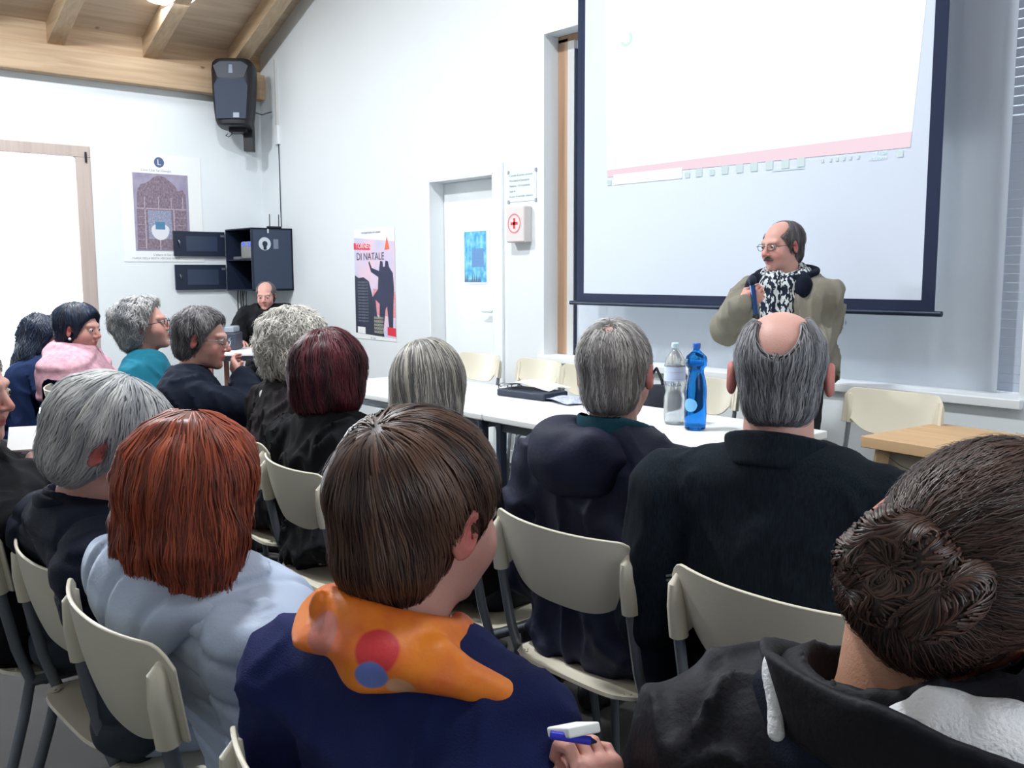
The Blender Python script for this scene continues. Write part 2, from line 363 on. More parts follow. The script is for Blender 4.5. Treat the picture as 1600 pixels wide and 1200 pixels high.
def text(s, size, matl, mw, parent, name='lettering', ext=.0004, align='LEFT'):
    c = bpy.data.curves.new(name, 'FONT'); c.body = s; c.size = size; c.extrude = ext; c.align_x = align; c.resolution_u = 2
    o = bpy.data.objects.new(name+'_tmp', c); COL.objects.link(o)
    me = bpy.data.meshes.new_from_object(o); bpy.data.objects.remove(o); bpy.data.curves.remove(c)
    me.materials.clear(); me.materials.append(matl)
    o = bpy.data.objects.new(name, me); put(o, parent); o.matrix_local = mw; return o
RF = Matrix.Rotation(math.pi/2, 4, 'X')                                  # lettering facing -y
RL = Matrix.Rotation(math.pi/2, 4, 'Z') @ Matrix.Rotation(math.pi/2, 4, 'X')   # lettering facing +x
text('11:26', .026, glow('projected_text', (214,246,246), 1.0), Matrix.Translation((P(-2.30), py-.001, 1.925)) @ RF, img, 'clock')
text('28/02/2019', .02, bpy.data.materials['projected_text'], Matrix.Translation((P(-2.335), py-.001, 1.902)) @ RF, img, 'date')

# ================================================================ things on the walls
# altar poster, left wall: x = WX plane
g = empty('altar_poster', (WX+.003, 3.0, 0), 0, 'large white poster with a carved altar picture on the left wall behind the rack doors', 'poster')
MB().box((0, 0, 1.49), (.002, .757, 2.478)).build('sheet', M_paper, g)
def pquad(m, y0, z0, y1, z1, x=.003): return m.add([(x, y0-3.0, z0), (x, y1-3.0, z0), (x, y1-3.0, z1), (x, y0-3.0, z1)], [(0,1,2,3)])
y0, y1, z0, z1 = 3.11, 3.627, 1.589, 2.303
pic = pquad(MB(), y0, z0, y1, z1, .003).build('picture', mat('altar_ground', (148,142,168), .8, rgb2=(168,160,182), vscale=6), g)
M_st = mat('altar_stone', (112,98,116), .8, rgb2=(150,134,146), vscale=30); M_st2 = mat('altar_pale', (196,186,198), .8, rgb2=(160,146,164), vscale=40)
m = MB(); pts = [(x_, z_) for x_, z_ in [(3.13,1.60),(3.61,1.60),(3.60,2.12),(3.57,2.17),(3.53,2.15),(3.50,2.20),(3.45,2.24),(3.41,2.275),(3.36,2.285),(3.31,2.275),(3.27,2.24),(3.22,2.21),(3.18,2.20),(3.15,2.15),(3.14,2.1)]]
m.add([(.0036, a-3.0, b) for a, b in pts], [tuple(range(len(pts)))]); m.build('altar_front', M_st, g)
m = MB()
for a in (3.205, 3.335, 3.455, 3.565): pquad(m, a, 1.98, a+.008, 2.09, .0042)
for a in (3.205, 3.455+.02): pquad(m, a, 1.61, a+.010, 1.98, .0042)
pquad(m, 3.335, 1.60, 3.345, 1.70, .0042); pquad(m, 3.13, 1.975, 3.60, 1.985, .0042)
for i in range(5): pquad(m, 3.14, 1.62+.07*i, 3.20, 1.623+.07*i, .0042); pquad(m, 3.50, 1.62+.07*i, 3.59, 1.623+.07*i, .0042)
m.build('columns', M_st2, g)
m = MB(); pquad(m, 3.235, 1.70, 3.455, 1.965, .0045); m.build('niche_picture', mat('niche_grey', (122,132,160), .8, rgb2=(170,170,190), vscale=18), g)
m = MB(); V = [(.005, 3.345-3.0+.085*math.cos(t), 1.79+.10*math.sin(t)*(1 if math.sin(t) < 0 else .55)) for t in np.linspace(0, 2*math.pi, 20)[:-1]]
m.add(V, [tuple(range(len(V)))]); m.build('pale_robe', mat('robe', (222,222,230), .8), g)
pquad(MB(), 3.30, 1.79, 3.39, 1.86, .0055).build('blue_panel', mat('altar_blue', (84,132,168), .8), g)
m = MB(); m.add([(.0036, .361+.047*math.cos(t), 2.408+.047*math.sin(t)) for t in np.linspace(0, 2*math.pi, 24)[:-1]], [tuple(range(23))]); em = m.build('emblem', mat('emblem_navy', (88,104,142), .8), g)
text('L', .075, M_paper, Matrix.Translation((.004, .342, 2.383)) @ RL, g, 'emblem_letter')
M_ink = mat('grey_ink', (150,158,176), .8)
text('Lions Club San Giorgio', .030, M_ink, Matrix.Translation((.003, .19, 2.322)) @ RL, g)
text('L\'altare di San Giorgio', .030, M_ink, Matrix.Translation((.003, .27, 1.545)) @ RL, g)
text('CHIESA DELLA BEATA VERGINE MARIA', .026, M_ink, Matrix.Translation((.003, .07, 1.512)) @ RL, g)
# event poster on the front wall
ex, ez = -7.18, .855
g = empty('event_poster', (ex, FY-.003, 0), 0, 'tall colourful poster with two dark silhouettes taped beside the door', 'poster')
W, H = .63, .90
MB().box((0, -.001, ez-.05), (W, 0, ez+H)).build('sheet', M_paper, g)
def eq(name, pts, m_, y=-.0025): 
    V = [(u*W, y, ez + v*.87) for u, v in pts]; return MB().add(V, [tuple(range(len(V)))]).build(name, m_, g)
eq('sky_picture', [(0,.0),(1,-.03),(1,.90),(0,.95)], mat('poster_violet', (206,206,232), .8, rgb2=(236,206,224), vscale=5), -.0015)
eq('sunset_glow', [(.42,.20),(1,.17),(1,.42),(.46,.45)], mat('poster_orange', (232,128,116), .8, rgb2=(214,170,190), vscale=14), -.002)
eq('dark_hill', [(0,.0),(.72,-.02),(.68,.12),(.52,.20),(.44,.38),(.36,.52),(.22,.56),(.10,.55),(0,.58)], mat('poster_navy', (26,32,52), .8))
eq('silhouettes', [(.62,.30),(.60,.05),(.70,.03),(.76,.25),(.80,.28),(.84,.05),(.93,.04),(.95,.30),(.97,.45),(.95,.60),(.86,.66),(.84,.71),(.78,.72),(.76,.66),(.72,.66),(.71,.71),(.65,.72),(.63,.66),(.62,.62),(.44,.65),(.38,.72),(.36,.70),(.42,.61),(.60,.56),(.58,.44),(.44,.36),(.50,.14),(.56,.12),(.52,.34)], mat('poster_shadow', (36,40,66), .8), -.003)
eq('red_title_bar', [(-.01,.835),(.40,.825),(.40,.885),(-.01,.90)], mat('poster_red', (226,72,96), .8), -.003)
eq('pennant', [(.76,.82),(.82,.95),(.88,.83)], mat('poster_pennant', (236,120,92), .8), -.003)
eq('red_label', [(.80,.0),(1,-.01),(1,.07),(.80,.08)], mat('poster_red_label', (214,52,72), .8), -.0035)
eq('white_label', [(.05,.0),(.25,-.005),(.25,.06),(.05,.065)], M_paper, -.0035)
Mi2 = mat('poster_text', (150,156,170), .8)
text('TORNEO', .06, M_paper, Matrix.Translation((.03, -.0045, ez+.735)) @ RF, g, 'title')
text('DI NATALE', .088, mat('title_ink', (88,82,112), .8), Matrix.Translation((.035, -.004, ez+.635)) @ RF, g, 'title')
for i in range(14): text('serata musicale ore 21', .018, Mi2, Matrix.Translation((.05, -.004, ez+.44-.026*i)) @ RF, g, 'small_print')
for i in range(5): text('INGRESSO', .032, mat('poster_cream', (206,204,180), .8) if i == 0 else bpy.data.materials['poster_cream'], Matrix.Translation((.30, -.004, ez+.13-.03*i)) @ RF, g, 'small_print')
text('con il patrocinio del comune', .026, Mi2, Matrix.Translation((.12, -.003, ez+.86)) @ RF, g, 'small_print')
text('M  Lia', .03, M_ink, Matrix.Translation((.24, -.003, ez-.045)) @ RF, g, 'small_print')
# blue poster on the door leaf
g = empty('blue_poster', (-5.776, yd-.001, 0), 0, 'small blue and turquoise poster stuck on the white door', 'poster')
MB().box((0, -.002, 1.29), (.285, 0, 1.695)).build('sheet', M_paper, g)
m = MB().box((.005, -.003, 1.305), (.272, -.002, 1.69)); m.build('picture', mat('poster_turquoise', (64,160,214), .7, rgb2=(150,222,238), vscale=7), g)
MB().box((.10, -.0035, 1.42), (.24, -.003, 1.56)).build('grey_block', mat('poster_slate', (122,152,200), .7, rgb2=(90,150,205), vscale=12), g)
m = MB(); r_ = random.Random(2)
for i in range(9):
    x_ = .01+i*.022; m.add([(x_, -.0037, 1.306), (x_+.02, -.0037, 1.306), (x_+.01, -.0037, 1.33+.045*r_.random())], [(0,1,2)])
m.build('skyline', mat('poster_skyline', (92,104,140), .8), g)
# notice and red-cross box
g = empty('notice_sheet', (-5.105, FY-.002, 0), 0, 'white notice sheet with printed lines taped right of the door', 'notice')
MB().box((.0, -.002, 1.87), (.29, 0, 2.08)).build('sheet', mat('notice_paper', (222,238,240), .8), g)
for i, s in enumerate(['Cassetta di pronto soccorso', 'Procedura di Emergenza', 'Numero: 118 Ambulanza', 'Sede di', 'In caso di necessita chiamare']):
    text(s, .021, M_ink, Matrix.Translation((.012, -.003, 2.045-.036*i)) @ RF, g, 'printed_line')
for a, b in ((.0, 2.075), (.285, 2.075), (.0, 1.872), (.285, 1.872)): MB().box((a-.008, -.004, b-.012), (a+.012, -.002, b+.012)).build('tape', M_ink, g)
g = empty('first_aid_box', (-5.05, FY-.001, 0), 0, 'beige first aid box with a red cross below the notice sheet', 'first aid box')
MB().box((0, -.075, 1.585), (.19, 0, 1.835)).build('case', mat('beige_plastic', (214,206,204), .5), g, bevel=.012)
m = MB(); cx, cz = .088, 1.715
for k in range(28):
    t0, t1 = 2*math.pi*k/28, 2*math.pi*(k+1)/28; m.add([(cx+r*math.cos(t), -.0765, cz+r*math.sin(t)) for t in (t0, t1) for r in (.058, .068)], [(0,1,3,2)])
m.build('ring', mat('pale_red', (224,130,138), .7), g)
m = MB().box((cx-.009, -.0775, cz-.036), (cx+.009, -.076, cz+.036)).box((cx-.036, -.0775, cz-.009), (cx+.036, -.076, cz+.009)); m.build('cross', mat('cross_red', (214,48,60), .6), g)
# wall rack with its two open doors
X0, X1, RY, RZ0, RZ1 = -8.873, -8.309, 3.97, 1.213, 1.805
g = empty('wall_rack', ((X0+X1)/2, FY, 0), 0, 'black network rack hung in the corner, both glazed doors swung open', 'network rack')
o_ = lambda x, y: (x-(X0+X1)/2, y-FY)
xa, ya = o_(X0, RY); xb, yb = o_(X1, FY-.002)
m = MB(); t_ = .012
m.box((xa, ya, RZ0), (xb, yb, RZ0+t_)); m.box((xa, ya, RZ1-t_), (xb, yb, RZ1)); m.box((xa, ya, RZ0), (xa+t_, yb, RZ1)); m.box((xb-t_, ya, RZ0), (xb, yb, RZ1)); m.box((xa, yb-t_, RZ0), (xb, yb, RZ1)); m.box((xa, ya+.01, 1.50), (xb, yb, 1.512))
m.build('body', M_rack, g, bevel=.002)
MB().box((xb, ya+.02, RZ0+.02), (xb+.004, yb-.02, RZ1-.02)).build('side_panel', mat('rack_side', (50,62,84), .45), g, bevel=.002)
for z_ in (RZ0+.05, RZ1-.03): MB().box((xb+.004, ya+.16, z_-.02), (xb+.012, ya+.18, z_+.02)).build('side_latch', M_chrome, g, bevel=.002)
m = MB(); m.lathe([(.0,.0),(.062,.0),(.062,.003),(0,.003)], (xb+.004, ya+.135, 1.655), 24, (1,0,0)); st = m.build('round_sticker', mat('sticker', (196,204,216), .5), g)
m = MB(); m.lathe([(.0,.0),(.026,.0),(.026,.002),(0,.002)], (xb+.008, ya+.135, 1.655), 20, (1,0,0)).box((xb+.0075, ya+.120, 1.60), (xb+.0095, ya+.150, 1.65)); m.build('sticker_mark', M_rack, st)
MB().box((xb+.004, ya+.225, 1.61), (xb+.006, ya+.275, 1.70)).build('square_sticker', mat('sticker_grey', (120,130,148), .6), g)
for z0_, z1_ in ((1.224, 1.462), (1.545, 1.779)):
    d = MB().box((xa-.008, ya-.515, z0_), (xa+.014, ya-.01, z1_)).build('rack_door', M_rack, g, bevel=.003)
    MB().box((xa+.014, ya-.40, z0_+.045), (xa+.017, ya-.09, z1_-.045)).build('door_window', M_grill, d)
    MB().tube([(xa+.02, ya-.475, (z0_+z1_)/2+.03), (xa+.03, ya-.465, (z0_+z1_)/2), (xa+.02, ya-.457, (z0_+z1_)/2-.035)], .008, 8).build('door_latch', M_chrome, d, smooth=True)
    MB().box((xa+.014, ya-.055, z1_-.05), (xa+.02, ya-.02, z1_-.03)).build('hinge', M_tube, d)
r_g = empty('wifi_router', (-8.50, 4.10, 1.512), 0, 'grey box with two blue lights on the upper shelf inside the open rack', 'router')
MB().box((-.13, -.09, 0), (.13, .10, .17)).build('case', mat('router_grey', (150,152,150), .5), r_g, bevel=.02)
for xx in (-.055, .065): MB().box((xx-.014, -.096, .125), (xx+.014, -.09, .165)).build('status_light', mat('blue_led', (20,30,220), .5, emis=(40,60,255), estr=5), r_g, bevel=.004)
r_g = empty('patch_switch', (-8.60, 4.06, 1.512), 0, 'flat metal switch at the front of the rack shelf', 'switch')
MB().box((-.14, -.075, 0.0), (.0, .0, .028)).build('case', M_tube, r_g, bevel=.004)
an = empty('antenna', (-8.33, 4.22, 1.805), 0, 'two thin black antennas on a small foot standing on the rack', 'antenna')
MB().box((-.02, -.07, 0), (.02, .07, .018)).build('foot', M_black, an, bevel=.004)
for yy in (-.045, .05): MB().tube([(0, yy, .01), (0, yy+.002, .13)], .005, 6).build('rod', M_black, an)
for i, (x0_, dx, ln) in enumerate(((-8.80, .03, .42), (-8.74, .05, .36), (-8.70, .09, .46), (-8.66, -.03, .40), (-8.62, .06, .44))):
    o = MB().tube([(x0_, 4.05, 1.213), (x0_+dx*.2, 4.04, 1.15), (x0_+dx, 4.03, 1.213-ln)], .006, 6).build('rack_cable', M_black, None, smooth=True)
    tag(o, 'thin black cable hanging below the corner rack', 'cable', 'cables hanging below the rack')
# loudspeaker in the corner
g = empty('loudspeaker', (-8.59, 3.985, 2.745), math.radians(52), 'black loudspeaker tilted down on a wall bracket in the ceiling corner', 'loudspeaker')
def lsp(u, z):      # half width and profile of the moulded cabinet
    return None
tilt = Matrix.Rotation(math.radians(-6), 3, 'X')
zs = [0, .012, .05, .15, .35, .52, .585, .612, .62]; hw = [.12, .150, .165, .178, .192, .197, .190, .165, .12]
V = []; seg = 28
for z_, h_ in zip(zs, hw):
    for k in range(seg):
        t = 2*math.pi*k/seg; c, s_ = math.cos(t), math.sin(t); e = .45
        V.append((h_*abs(c)**e*(1 if c > 0 else -1), (.15 if s_ < 0 else .17)*(h_/.197)**.5*abs(s_)**e*(1 if s_ > 0 else -1)*(1-.12*abs(c)*(s_>0)), z_))
V = [tuple(tilt @ Vector(v)) for v in V]; n = len(zs)
F = [(i*seg+k, i*seg+(k+1)%seg, (i+1)*seg+(k+1)%seg, (i+1)*seg+k) for i in range(n-1) for k in range(seg)] + [tuple(range(seg))[::-1], tuple((n-1)*seg+k for k in range(seg))]
MB().add(V, F).build('cabinet', M_black, g, smooth=True)
M_gr = mat('speaker_grille', (44,56,76), .6, bump=.6, bscale=500)
def front(m, pts, y=-.152): return m.add([tuple(tilt @ Vector((x_, y, z_))) for x_, z_ in pts], [tuple(range(len(pts)))])
front(MB(), [(-.135,.05),(.135,.05),(.155,.36),(.12,.42),(-.12,.42),(-.155,.36)]).build('grille', M_gr, g)
m = MB(); front(m, [(-.12,.43),(.12,.43),(.16,.54),(.10,.58),(-.10,.58),(-.16,.54)], -.151); m.build('horn', mat('horn_black', (38,46,62), .5), g)
front(MB(), [(-.02,.47),(.02,.47),(.015,.55),(-.015,.55)], -.154).build('horn_throat', mat('throat', (120,134,150), .5), g)
front(MB(), [(.02,.06),(.075,.06),(.075,.105),(.02,.105)], -.154).build('badge', mat('badge_grey', (150,164,176), .5), g)
m = MB().tube([(.05, .12, .02), (.05, .14, -.03), (.06, .26, -.03)], .022, 10).box((.05, .10, -.20), (.14, .20, .06)).box((-.06, .0, -.035), (.10, .17, .0)); m.build('wall_bracket', M_black, g, bevel=.003)
MB().tube([(-.03, .02, .0), (-.035, .0, -.06), (-.06, -.01, -.085), (-.09, .0, -.07), (-.075, .02, -.05)], .004, 6).build('speaker_cable', M_black, g, smooth=True)
MB().tube([(.17, .10, .16), (.22, .17, .15), (.30, .24, .19)], .005, 6).build('signal_cable', M_black, g, smooth=True)
# round lamps under the planks: first in view, the rest added to light the hall
for i, (x_, y_) in enumerate(((-8.18, 3.24), (-6.4, 1.1), (-6.4, -1.9), (-3.6, 1.4), (-3.6, -1.9), (-.6, 1.6), (-.6, -2.0))):
    zc = roof(x_) - .085
    g = empty('ceiling_lamp', (x_, y_, zc), 0, 'round glowing lamp under the timber ceiling, cut by the top edge' if i == 0 else 'added unseen ceiling lamp above the ' + ('', 'left audience seats', 'left rear of the hall', 'white tables and second row', 'middle rear of the hall', 'right foreground seats', 'right rear of the hall')[i], 'ceiling lamp', 'round ceiling lamps')
    MB().lathe([(0, .0), (.20, .0), (.235, .02), (.245, .05), (.23, .09), (0, .10)], seg=40).build('housing', M_white, g, smooth=True)
    MB().lathe([(0, -.05), (.10, -.045), (.18, -.025), (.215, .004), (0, .006)], seg=40).build('diffuser', glow('lamp_glow', (255,250,244), 3.0) if i == 0 else bpy.data.materials['lamp_glow'], g, smooth=True)
    if i > 0 or True:
        l = bpy.data.lights.new('lamp_light', 'AREA'); l.shape = 'DISK'; l.size = .4; l.energy = (10, 190, 60, 230, 15, 50, 10)[i]; l.color = (.93, .97, 1)
        lo = bpy.data.objects.new('lamp_light', l); put(lo, g); lo.location = (0, 0, -.06 if i == 0 else -.30)
# no projector or beam is built: the picture sheet on the screen glows by itself
# ================================================================ tables
def table(x0, x1, y0, y1, label, legs, top=M_table, z=.74, th=.032, grp=None, name='table', cat='table', rot=0):
    cx, cy = (x0+x1)/2, (y0+y1)/2; g = empty(name, (cx, cy, 0), rot, label, cat, grp); a, b = (x1-x0)/2, (y1-y0)/2
    MB().box((-a, -b, z-th), (a, b, z)).build('tabletop', top, g, bevel=.006)
    MB().box((-a+.05, -b+.05, z-th-.045), (a-.05, -b+.075, z-th)).box((-a+.05, b-.075, z-th-.045), (a-.05, b-.05, z-th)).box((-a+.05, -b+.05, z-th-.045), (-a+.075, b-.05, z-th)).box((a-.075, -b+.05, z-th-.045), (a-.05, b-.05, z-th)).build('apron', M_tube, g)
    for sx in (-1, 1):
        for sy in (-1, 1): MB().box((sx*(a-.06)-.018, sy*(b-.06)-.018, 0), (sx*(a-.06)+.018, sy*(b-.06)+.018, z-th)).build('leg', legs, g, bevel=.003)
    return g
table(-4.86, -3.285, 2.66, 3.41, 'long white table, farther of two joined end to end before the screen', M_dark)
table(-3.275, -1.99, 2.66, 3.41, 'long white table carrying the water bottles, nearer of the two joined', M_dark)
M_lw = wood_mat('light_beech', (188,152,112), (206,172,132), 0, 6)
g = empty('wooden_lectern', (-1.50, 3.62, 0), math.radians(-6), 'light wooden table with thick top by the right of the niche', 'wooden table')
MB().box((-.30, -.28, .70), (.55, .25, .745)).build('tabletop', M_lw, g, bevel=.004)
for a_, b_ in ((-.24, -.22), (-.24, .18), (.48, -.22), (.48, .18)): MB().tube([(a_, b_, .70), (a_*1.28-.02, b_*1.1, 0)], .032, 4).build('leg', M_lw, g)
MB().box((-.25, -.2, .60), (.5, .2, .70)).build('drawer_box', mat('pale_board', (196,184,168), .6), g)
g.name = 'wooden_table'
# corner desk with its things
dk = CAM + (_f + _r*((392-800)/FPX) + _u*((600-547)/FPX))*7.75
g = table(dk[0]-.33, dk[0]+.33, dk[1]-.28, dk[1]+.28, 'small white desk in the corner in front of the seated man', mat('reddish_leg', (150,100,92), .5), z=.755, name='desk', cat='desk', rot=math.radians(-40+90))
g = empty('desk_printer', (dk[0]-.16, dk[1]-.16, .7555), .9, 'dark grey printer on the corner desk', 'printer')
MB().box((-.13, -.11, 0), (.13, .11, .14)).build('case', mat('printer_grey', (58,64,78), .5), g, bevel=.012)
MB().box((-.11, -.10, .14), (.11, .10, .19)).build('lid', mat('printer_lid', (150,160,172), .5), g, bevel=.01)
# ================================================================ chairs
def chair_parts():
    """stackable chair, sitter looks to +y, origin on the floor under the seat centre"""
    g = empty('stacking_chair')
    # backrest: curved panel with two sockets, seen from behind
    nu, nv = 41, 15; G = np.zeros((nu, nv, 3))
    for i in range(nu):
        u = -1 + 2*i/(nu-1); au = abs(u); x = .232*u
        yb = -.232 + .052*au**2.2*1.0
        top = .800 - .035*max(0, (au-.80)/.20)**2.5 - .004*(1-u*u)
        bot = .655 + .065*(1-max(0, 1-(au/.80)**3.0)) - .02*(1-min(1, au/.8)**2)
        if au > .80: bot = .655
        for j in range(nv):
            v = j/(nv-1); z = bot + (top-bot)*v
            G[i,j] = (x, yb - .16*(z-.62) + .012*(1-v)**2*(1 if au < .8 else 0), z)
    # the centre of the panel dips lower in a shallow U, the socket ends stay straight
    for i in range(nu):
        au = abs(-1+2*i/(nu-1))
        if au <= .80:
            b = .615 + .055*(au/.80)**4
            for j in range(nv):
                v = j/(nv-1); t0 = G[i,-1,2]; z = b + (t0-b)*v; G[i,j,2] = z; G[i,j,1] = -.232+.052*au**2.2 - .16*(z-.62) + .018*(1-v)**3
        else:
            for j in range(nv):
                v = j/(nv-1); t0 = G[i,-1,2]; b = .655; z = b+(t0-b)*v; G[i,j,2] = z; G[i,j,1] = -.232+.052*au**2.2 - .16*(z-.62)
    m = MB(); m.sheet(G, .0065)
    o = m.build('backrest', M_cream, g, smooth=True)
    bv = o.modifiers.new('b', 'BEVEL'); bv.width = .002; bv.segments = 2; bv.limit_method = 'ANGLE'
    for s_ in (-1, 1):
        xs = s_*.208; yy = -.232+.052*.9**2.2
        m = MB(); m.tube([(xs, yy-.16*.035-.010, .652), (xs, yy-.16*.09-.010, .71), (xs, yy-.16*.13-.006, .755), (xs, yy-.16*.15+.006, .775)], [.0195, .019, .016, .006], 12); m.build('socket', M_cream, g, smooth=True)
        m = MB(); m.tube([(xs, yy-.16*.05-.009, .68), (xs, yy-.014, .64), (xs*1.0, yy+.010, .52), (xs*1.0, yy+.035, .44), (xs*1.02, yy+.015, .36), (xs*1.08, yy-.05, .15), (xs*1.12, yy-.10, .0)], .0125, 10, .85); m.build('rear_leg', M_tube, g, smooth=True)
        m = MB(); m.tube([(xs*1.0, yy+.035, .435), (xs*1.0, .14, .425), (xs*1.0, .185, .40), (xs*1.03, .20, .30), (xs*1.12, .235, 0)], .0115, 10); m.build('front_leg', M_tube, g, smooth=True)
    m = MB(); m.tube([(-.20, -.12, .425), (.20, -.12, .425)], .010, 8); m.tube([(-.20, .14, .42), (.20, .14, .42)], .010, 8); m.build('seat_rail', M_tube, g, smooth=True)
    nu, nv = 25, 25; G = np.zeros((nu, nv, 3))
    for i in range(nu):
        for j in range(nv):
            u = -1+2*i/(nu-1); v = -1+2*j/(nv-1)
            q = (abs(u)**5+abs(v)**5)**(1/5) if (u or v) else 0; sc_ = 1/max(1, q/max(abs(u), abs(v), 1e-6)) if q > 1 else 1
            G[i,j] = (.205*u*sc_, .205*v*sc_, .448 - .014*(1-u*u)*(1-v*v) - .02*max(0, v-.6)**1.5 + .016*max(0, -v-.6))
    MB().sheet(G, .008).build('seat', M_cream, g, smooth=True)
    return g
chair0 = chair_parts(); used = [False]
def copy_tree(o, parent=None):
    c = o.copy(); COL.objects.link(c); c.parent = parent
    for ch in list(o.children): copy_tree(ch, c)
    return c
def chair(x, y, rz_, label, group='cream plastic stacking chairs', z=1.03):
    if y < 2: y -= .03
    o = copy_tree(chair0) if used[0] else chair0; used[0] = True
    o.location = (x, y, 0); o.rotation_euler = (0, 0, math.radians(rz_)); o.scale = (1, 1, z)
    return tag(o, label, 'chair', group)
A, B = 'audience chairs in the near row', 'audience chairs in the second row'
CY = .24
chair(-1.53, .47+CY, 0, 'cream chair under the woman in the pale blue puffer jacket', A, z=1.06)
chair(-2.0, .50+CY, 2, 'cream chair under the grey-haired man in the two-tone jacket', A)
chair(-2.50, .45+CY, 2, 'cream chair at the left edge of the picture, near row', A)
chair(-.865, .47+CY, 0, 'cream chair under the woman in navy sweater, only a corner showing', A)
chair(-.32, .50+CY, 0, 'cream chair hidden under the woman with the hair bun', A)
chair(-1.475, 1.42+CY, 0, 'cream chair under the man in the navy hooded jacket', B)
chair(-.915, 1.40+CY, 0, 'cream chair under the bald man in the dark denim jacket', B)
chair(-2.00, 1.42+CY, 0, 'cream chair under the woman with streaked grey bob', B)
chair(-2.475, 1.30+CY, -5, 'cream chair under the woman with burgundy hair', B)
chair(-3.03, 1.40+CY, -6, 'cream chair under the curly grey-haired person in brown', B)
chair(-3.60, 1.36+CY, -10, 'cream chair under the man in glasses touching his face', B)
chair(-4.22, 1.36+CY, -12, 'cream chair under the person in the teal sweater', B)
chair(-4.92, 1.30+CY, -14, 'cream chair under the woman in the pink shawl', B)
C = 'empty cream chairs behind the white tables'
chair(-5.02, 3.84, 180, 'empty cream chair behind the white tables, farthest left of them', C)
chair(-4.42, 3.84, 176, 'empty cream chair behind the papers on the table', C)
chair(-3.90, 3.78, 182, 'empty cream chair beside the seated grey-haired man in navy, behind the table', C)
chair(-3.02, 3.72, 180, 'empty cream chair with the black bag hanging on it', C, z=1.04)
chair(-1.97, 3.66, 176, 'empty cream chair beside the wooden table, behind the bald man', C, z=1.08)
chair(dk[0]-.50, dk[1]+.42, -140, 'cream chair behind the corner desk under the seated man', 'chairs behind the corner desk')
chair(-5.62, 1.80, -30, 'cream chair under the dark-haired woman at the far left', 'audience chairs at the far left')
chair(-4.75, .62, -10, 'cream chair standing at the left edge behind the profile man', 'audience chairs at the far left')
# ================================================================ things on the tables
def bottle(name, x, y, label, matl, prof, cap_m, lab_m, cap_z, lab):
    g = empty(name, (x, y, .7405), 0, label, 'bottle')
    MB().lathe(prof, seg=40).build('bottle_body', matl, g, smooth=True)
    MB().lathe([(0, cap_z), (.0155, cap_z), (.016, cap_z+.018), (.013, cap_z+.022), (0, cap_z+.022)], seg=20).build('cap', cap_m, g, smooth=True)
    return g
M_pet = mat('clear_pet', (238,246,252), .12, trans=.72, ior=1.2); M_blue = mat('blue_pet', (40,140,240), .05, trans=.93, ior=1.25)
def ring(prof, n=9):   # small horizontal ribs
    out = []
    for (r0, z0_), (r1, z1_) in zip(prof[:-1], prof[1:]):
        k = max(1, int(abs(z1_-z0_)/.012))
        for i in range(k): out.append((r0+(r1-r0)*i/k + (.0012 if i % 2 else 0), z0_+(z1_-z0_)*i/k))
    return out+[prof[-1]]
g = bottle('water_bottle', -2.515, 3.085, 'clear plastic water bottle standing left of the blue one', M_pet,
  [(0, .004), (.030, 0), (.040, .006)]+ring([(.043, .03), (.044, .10), (.038, .14), (.044, .18), (.044, .25)])+[(.040, .275), (.022, .305), (.0135, .315), (.0135, .33)], mat('pale_cap', (200,226,240), .4), None, .322, None)
m = MB(); m.lathe([(.0452, .185), (.0452, .245)], seg=36); m.build('label', mat('pale_label', (206,220,246), .5), g, smooth=True)
text('ACQUA', .022, mat('label_grey', (92,110,140), .6), Matrix.Rotation(math.radians(20), 4, 'Z') @ Matrix.Translation((-.032, -.0465, .165)) @ RF, g, 'label_text')
g = bottle('water_bottle', -2.365, 3.035, 'blue plastic water bottle with a narrow waist', M_blue,
  [(0, .004), (.034, 0), (.042, .006), (.044, .03), (.045, .07), (.043, .12), (.045, .16), (.040, .20), (.031, .235), (.032, .25), (.042, .262), (.044, .285), (.040, .30), (.020, .318), (.014, .325), (.014, .34)], mat('blue_cap', (50,100,190), .4), None, .332, None)
m = MB()
for a0 in np.linspace(math.radians(-118), math.radians(-42), 12)[:-1]:
    a1 = a0+math.radians(76)/11; u0 = (a0+math.radians(80))/math.radians(38); u1 = (a1+math.radians(80))/math.radians(38)
    h0, h1 = .027*math.sqrt(max(0, 1-u0*u0)), .027*math.sqrt(max(0, 1-u1*u1))
    m.add([(.0462*math.cos(a), .0462*math.sin(a), .105+h) for a, h in ((a0, -h0), (a1, -h1), (a1, h1), (a0, h0))], [(0,1,2,3)])
m.build('oval_label', mat('blue_label', (120,190,246), .5), g)
# black bag on the chair behind the bottles
g = empty('black_bag', (-2.98, 3.62, .70), 0, 'black shoulder bag with straps hanging on the chair behind the bottles', 'bag')
m = MB(); n = 20; G = np.zeros((n, 8, 3))
for i in range(n):
    for j in range(8):
        u = i/(n-1); v = j/7; h = .16*(1-abs(2*u-1)**4)**.5+.02
        G[i,j] = (-.21+.42*u, -.05-.02*math.sin(math.pi*u), -.06+v*h)
m.sheet(G, .07, nrm=(0,-1,0)); m.build('pouch', mat('bag_nylon', (26,30,44), .7, bump=.5, bscale=80), g, smooth=True)
for a in (-.08, .09): MB().tube([(a-.07, -.03, .06), (a-.045, -.02, .14), (a, -.01, .20), (a+.045, -.02, .14), (a+.07, -.03, .05)], .011, 8, .5).build('strap', bpy.data.materials['bag_nylon'], g, smooth=True)
